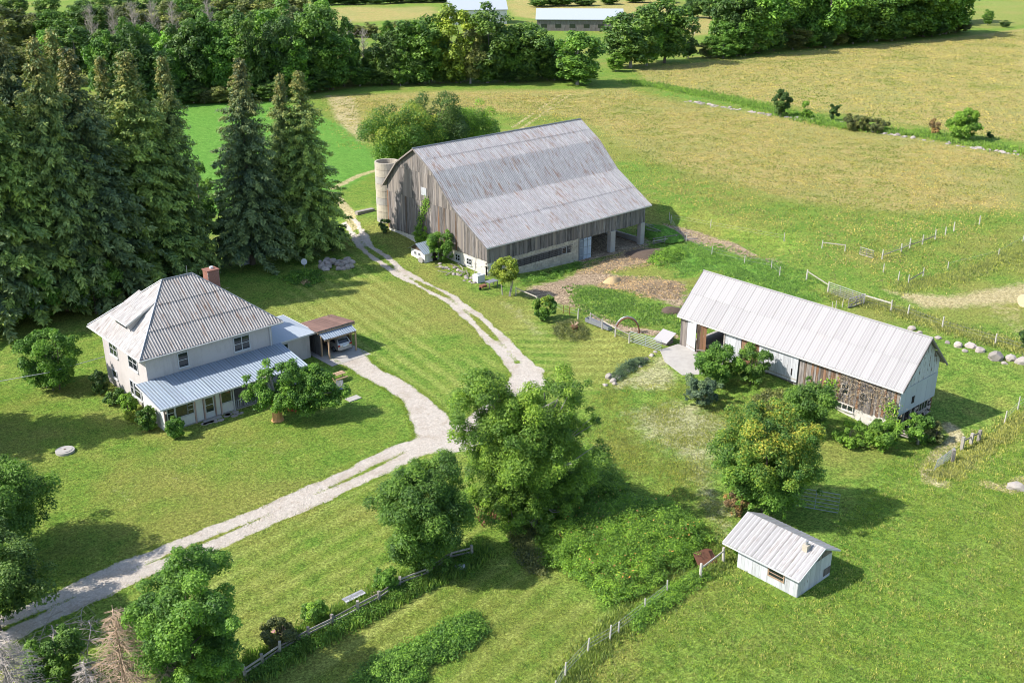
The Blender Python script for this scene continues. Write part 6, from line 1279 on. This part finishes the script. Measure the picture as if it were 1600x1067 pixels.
for i, (px, py, m_, lab) in enumerate([(458,640,'redflower','red flower cluster hanging at the maple trunk'), (440,992+0,'flower','pink blossoms at the lower end of the rail fence'), (588,938,'flower','dusty pink dry flower heap by the bench'), (478,444,'straw','pale yellow hosta clump on the upper lawn')]):
    P = G(px, py); n = 260; rg = np.random.default_rng(600+i); d = rand_dirs(rg, n); d[:, 2] = np.abs(d[:, 2]); V = leaf_quads(rg, P+d*np.array([.8, .8, .5])*rg.uniform(.3, 1, n)[:, None]+(0,0,.1), d, .1)
    me_ = quads_mesh('blossoms', V, M[m_], rg.random(n)); t = thing('flower_clump', lab, 'flowers', P); me_.vertices.foreach_get('co', (cc_ := np.empty(len(me_.vertices)*3))); me_.vertices.foreach_set('co', (cc_.reshape(-1, 3)-P).reshape(-1)); o = bpy.data.objects.new('blossoms', me_); COL.objects.link(o); o.parent = t; o['kind'] = 'stuff'
# dead spruce tops and branches bottom left
def dead_spruce(label, px, py, top, tipx, seed, n=160, sp=2.6, mat='drytwig', group=None):
    P = G(px, py); Ht = height_to(P, top); rg = np.random.default_rng(seed); t = thing('dead_tree', label, 'dead tree', P, group)
    MB().tube([P-(0,0,.3), P+(0,0,Ht*.5), P+(0,0,Ht)], [.16,.1,.02], 6).obj('trunk', M[mat], t); mb = MB()
    for i in range(n):
        z = rg.uniform(.1, .97); az = rg.uniform(0, 6.28); l = sp*(1-z)**.7*rg.uniform(.6, 1.1)+.15; b0 = P+(0,0,z*Ht); e = b0+np.array([math.cos(az)*l, math.sin(az)*l, -.35*l]); m_ = (b0+e)/2+np.array([0,0,-.02*l])
        mb.tube([b0, m_, e], [.035,.022,.008], 4)
        for _ in range(9):
            f = rg.uniform(.25, 1); q_ = b0*(1-f)+e*f; s_ = rg.choice([-1, 1]); dv = np.array([-math.sin(az)*s_+math.cos(az)*.7, math.cos(az)*s_+math.sin(az)*.7, -.3])*rg.uniform(.2, .45); mb.tube([q_, q_+dv], [.012,.005], 3)
    mb.obj('branches', M[mat], t); return t
dead_spruce('dry orange-brown dead conifer beside the leafy tree, lower left', 205, 1120, 945, 0, 81, 210, 3.4)
dead_spruce('pinkish dead conifer top right of the orange-brown one', 270, 1110, 1010, 0, 82, 90, 2.0)
dead_spruce('third dry conifer between the orange-brown one and the bleached branches', 150, 1135, 1030, 0, 87, 90, 2.2, 'deadwood')
dead_spruce('grey dead conifer cut by the bottom left corner', 25, 1125, 985, 0, 83, 200, 4.2, 'deadwood')
t = thing('fallen_branches', 'bleached bare branches tangled beside the driveway, bottom left', 'branches', G(130,1040)); rg = np.random.default_rng(84)
for px0, py0, px1, py1, h0, h1 in ((60,1000,215,975,1.5,2.6),(95,970,165,974,2.6,2.8),(80,975,110,1040,3,2),(90,985,155,1065,2.6,1.2),(120,990,200,1008,2.5,2.2),(130,1040,185,1035,1.8,2.2),(125,1030,150,1080,1.5,.6),(18,1035,55,1005,1.5,2.0),(48,1000,50,1050,2.5,.5),(142,965,145,1040,3.2,.3),(60,1060,20,1010,.6,2.2),(100,950,60,1000,2.2,1.8),(150,930,128,975,2.4,2.8)):
    h0 *= .55; h1 *= .55; a, b_ = G(px0, py0+h0*22)+(0,0,h0), G(px1, py1+h1*22)+(0,0,h1); sg = np.cross(b_-a, (0,0,1)); pts_ = [a+(b_-a)*f+np.array([0,0,.35*math.sin(f*3.1)*rg.uniform(.3,1)])+sg*.07*math.sin(f*5+px0) for f in np.linspace(0, 1, 7)]; mb = MB().tube(pts_, np.linspace(.045, .01, 7), 5)
    for _ in range(22): q_ = pts_[rg.integers(1, 7)]+rg.normal(size=3)*.02; dv = (b_-a)/np.linalg.norm(b_-a)*.5+rg.normal(size=3)*.4; mb.tube([q_, q_+dv*.5+(0,0,.04), q_+dv*rg.uniform(.7, 1.3)], [.016,.011,.004], 4)
    mb.obj('branch', M['deadwood'], t)
tree_px('young_tree', 'low dark leafy bush under the bleached branches, bottom left', 'shrub', 90, 1065, 985, 110, 85, col='maple', bf=0, ncl=70, per=200, leaf=.1)
tree_px('young_tree', 'leafy bush in the bottom left corner behind the grey dead conifer', 'shrub', 120, 1150, 1050, 90, 86, col='ash', bf=0, ncl=60, per=200, leaf=.1)
print('objects', len(bpy.data.objects), 'tris', sum(len(o.data.polygons)*2 for o in bpy.data.objects if o.type == 'MESH'))
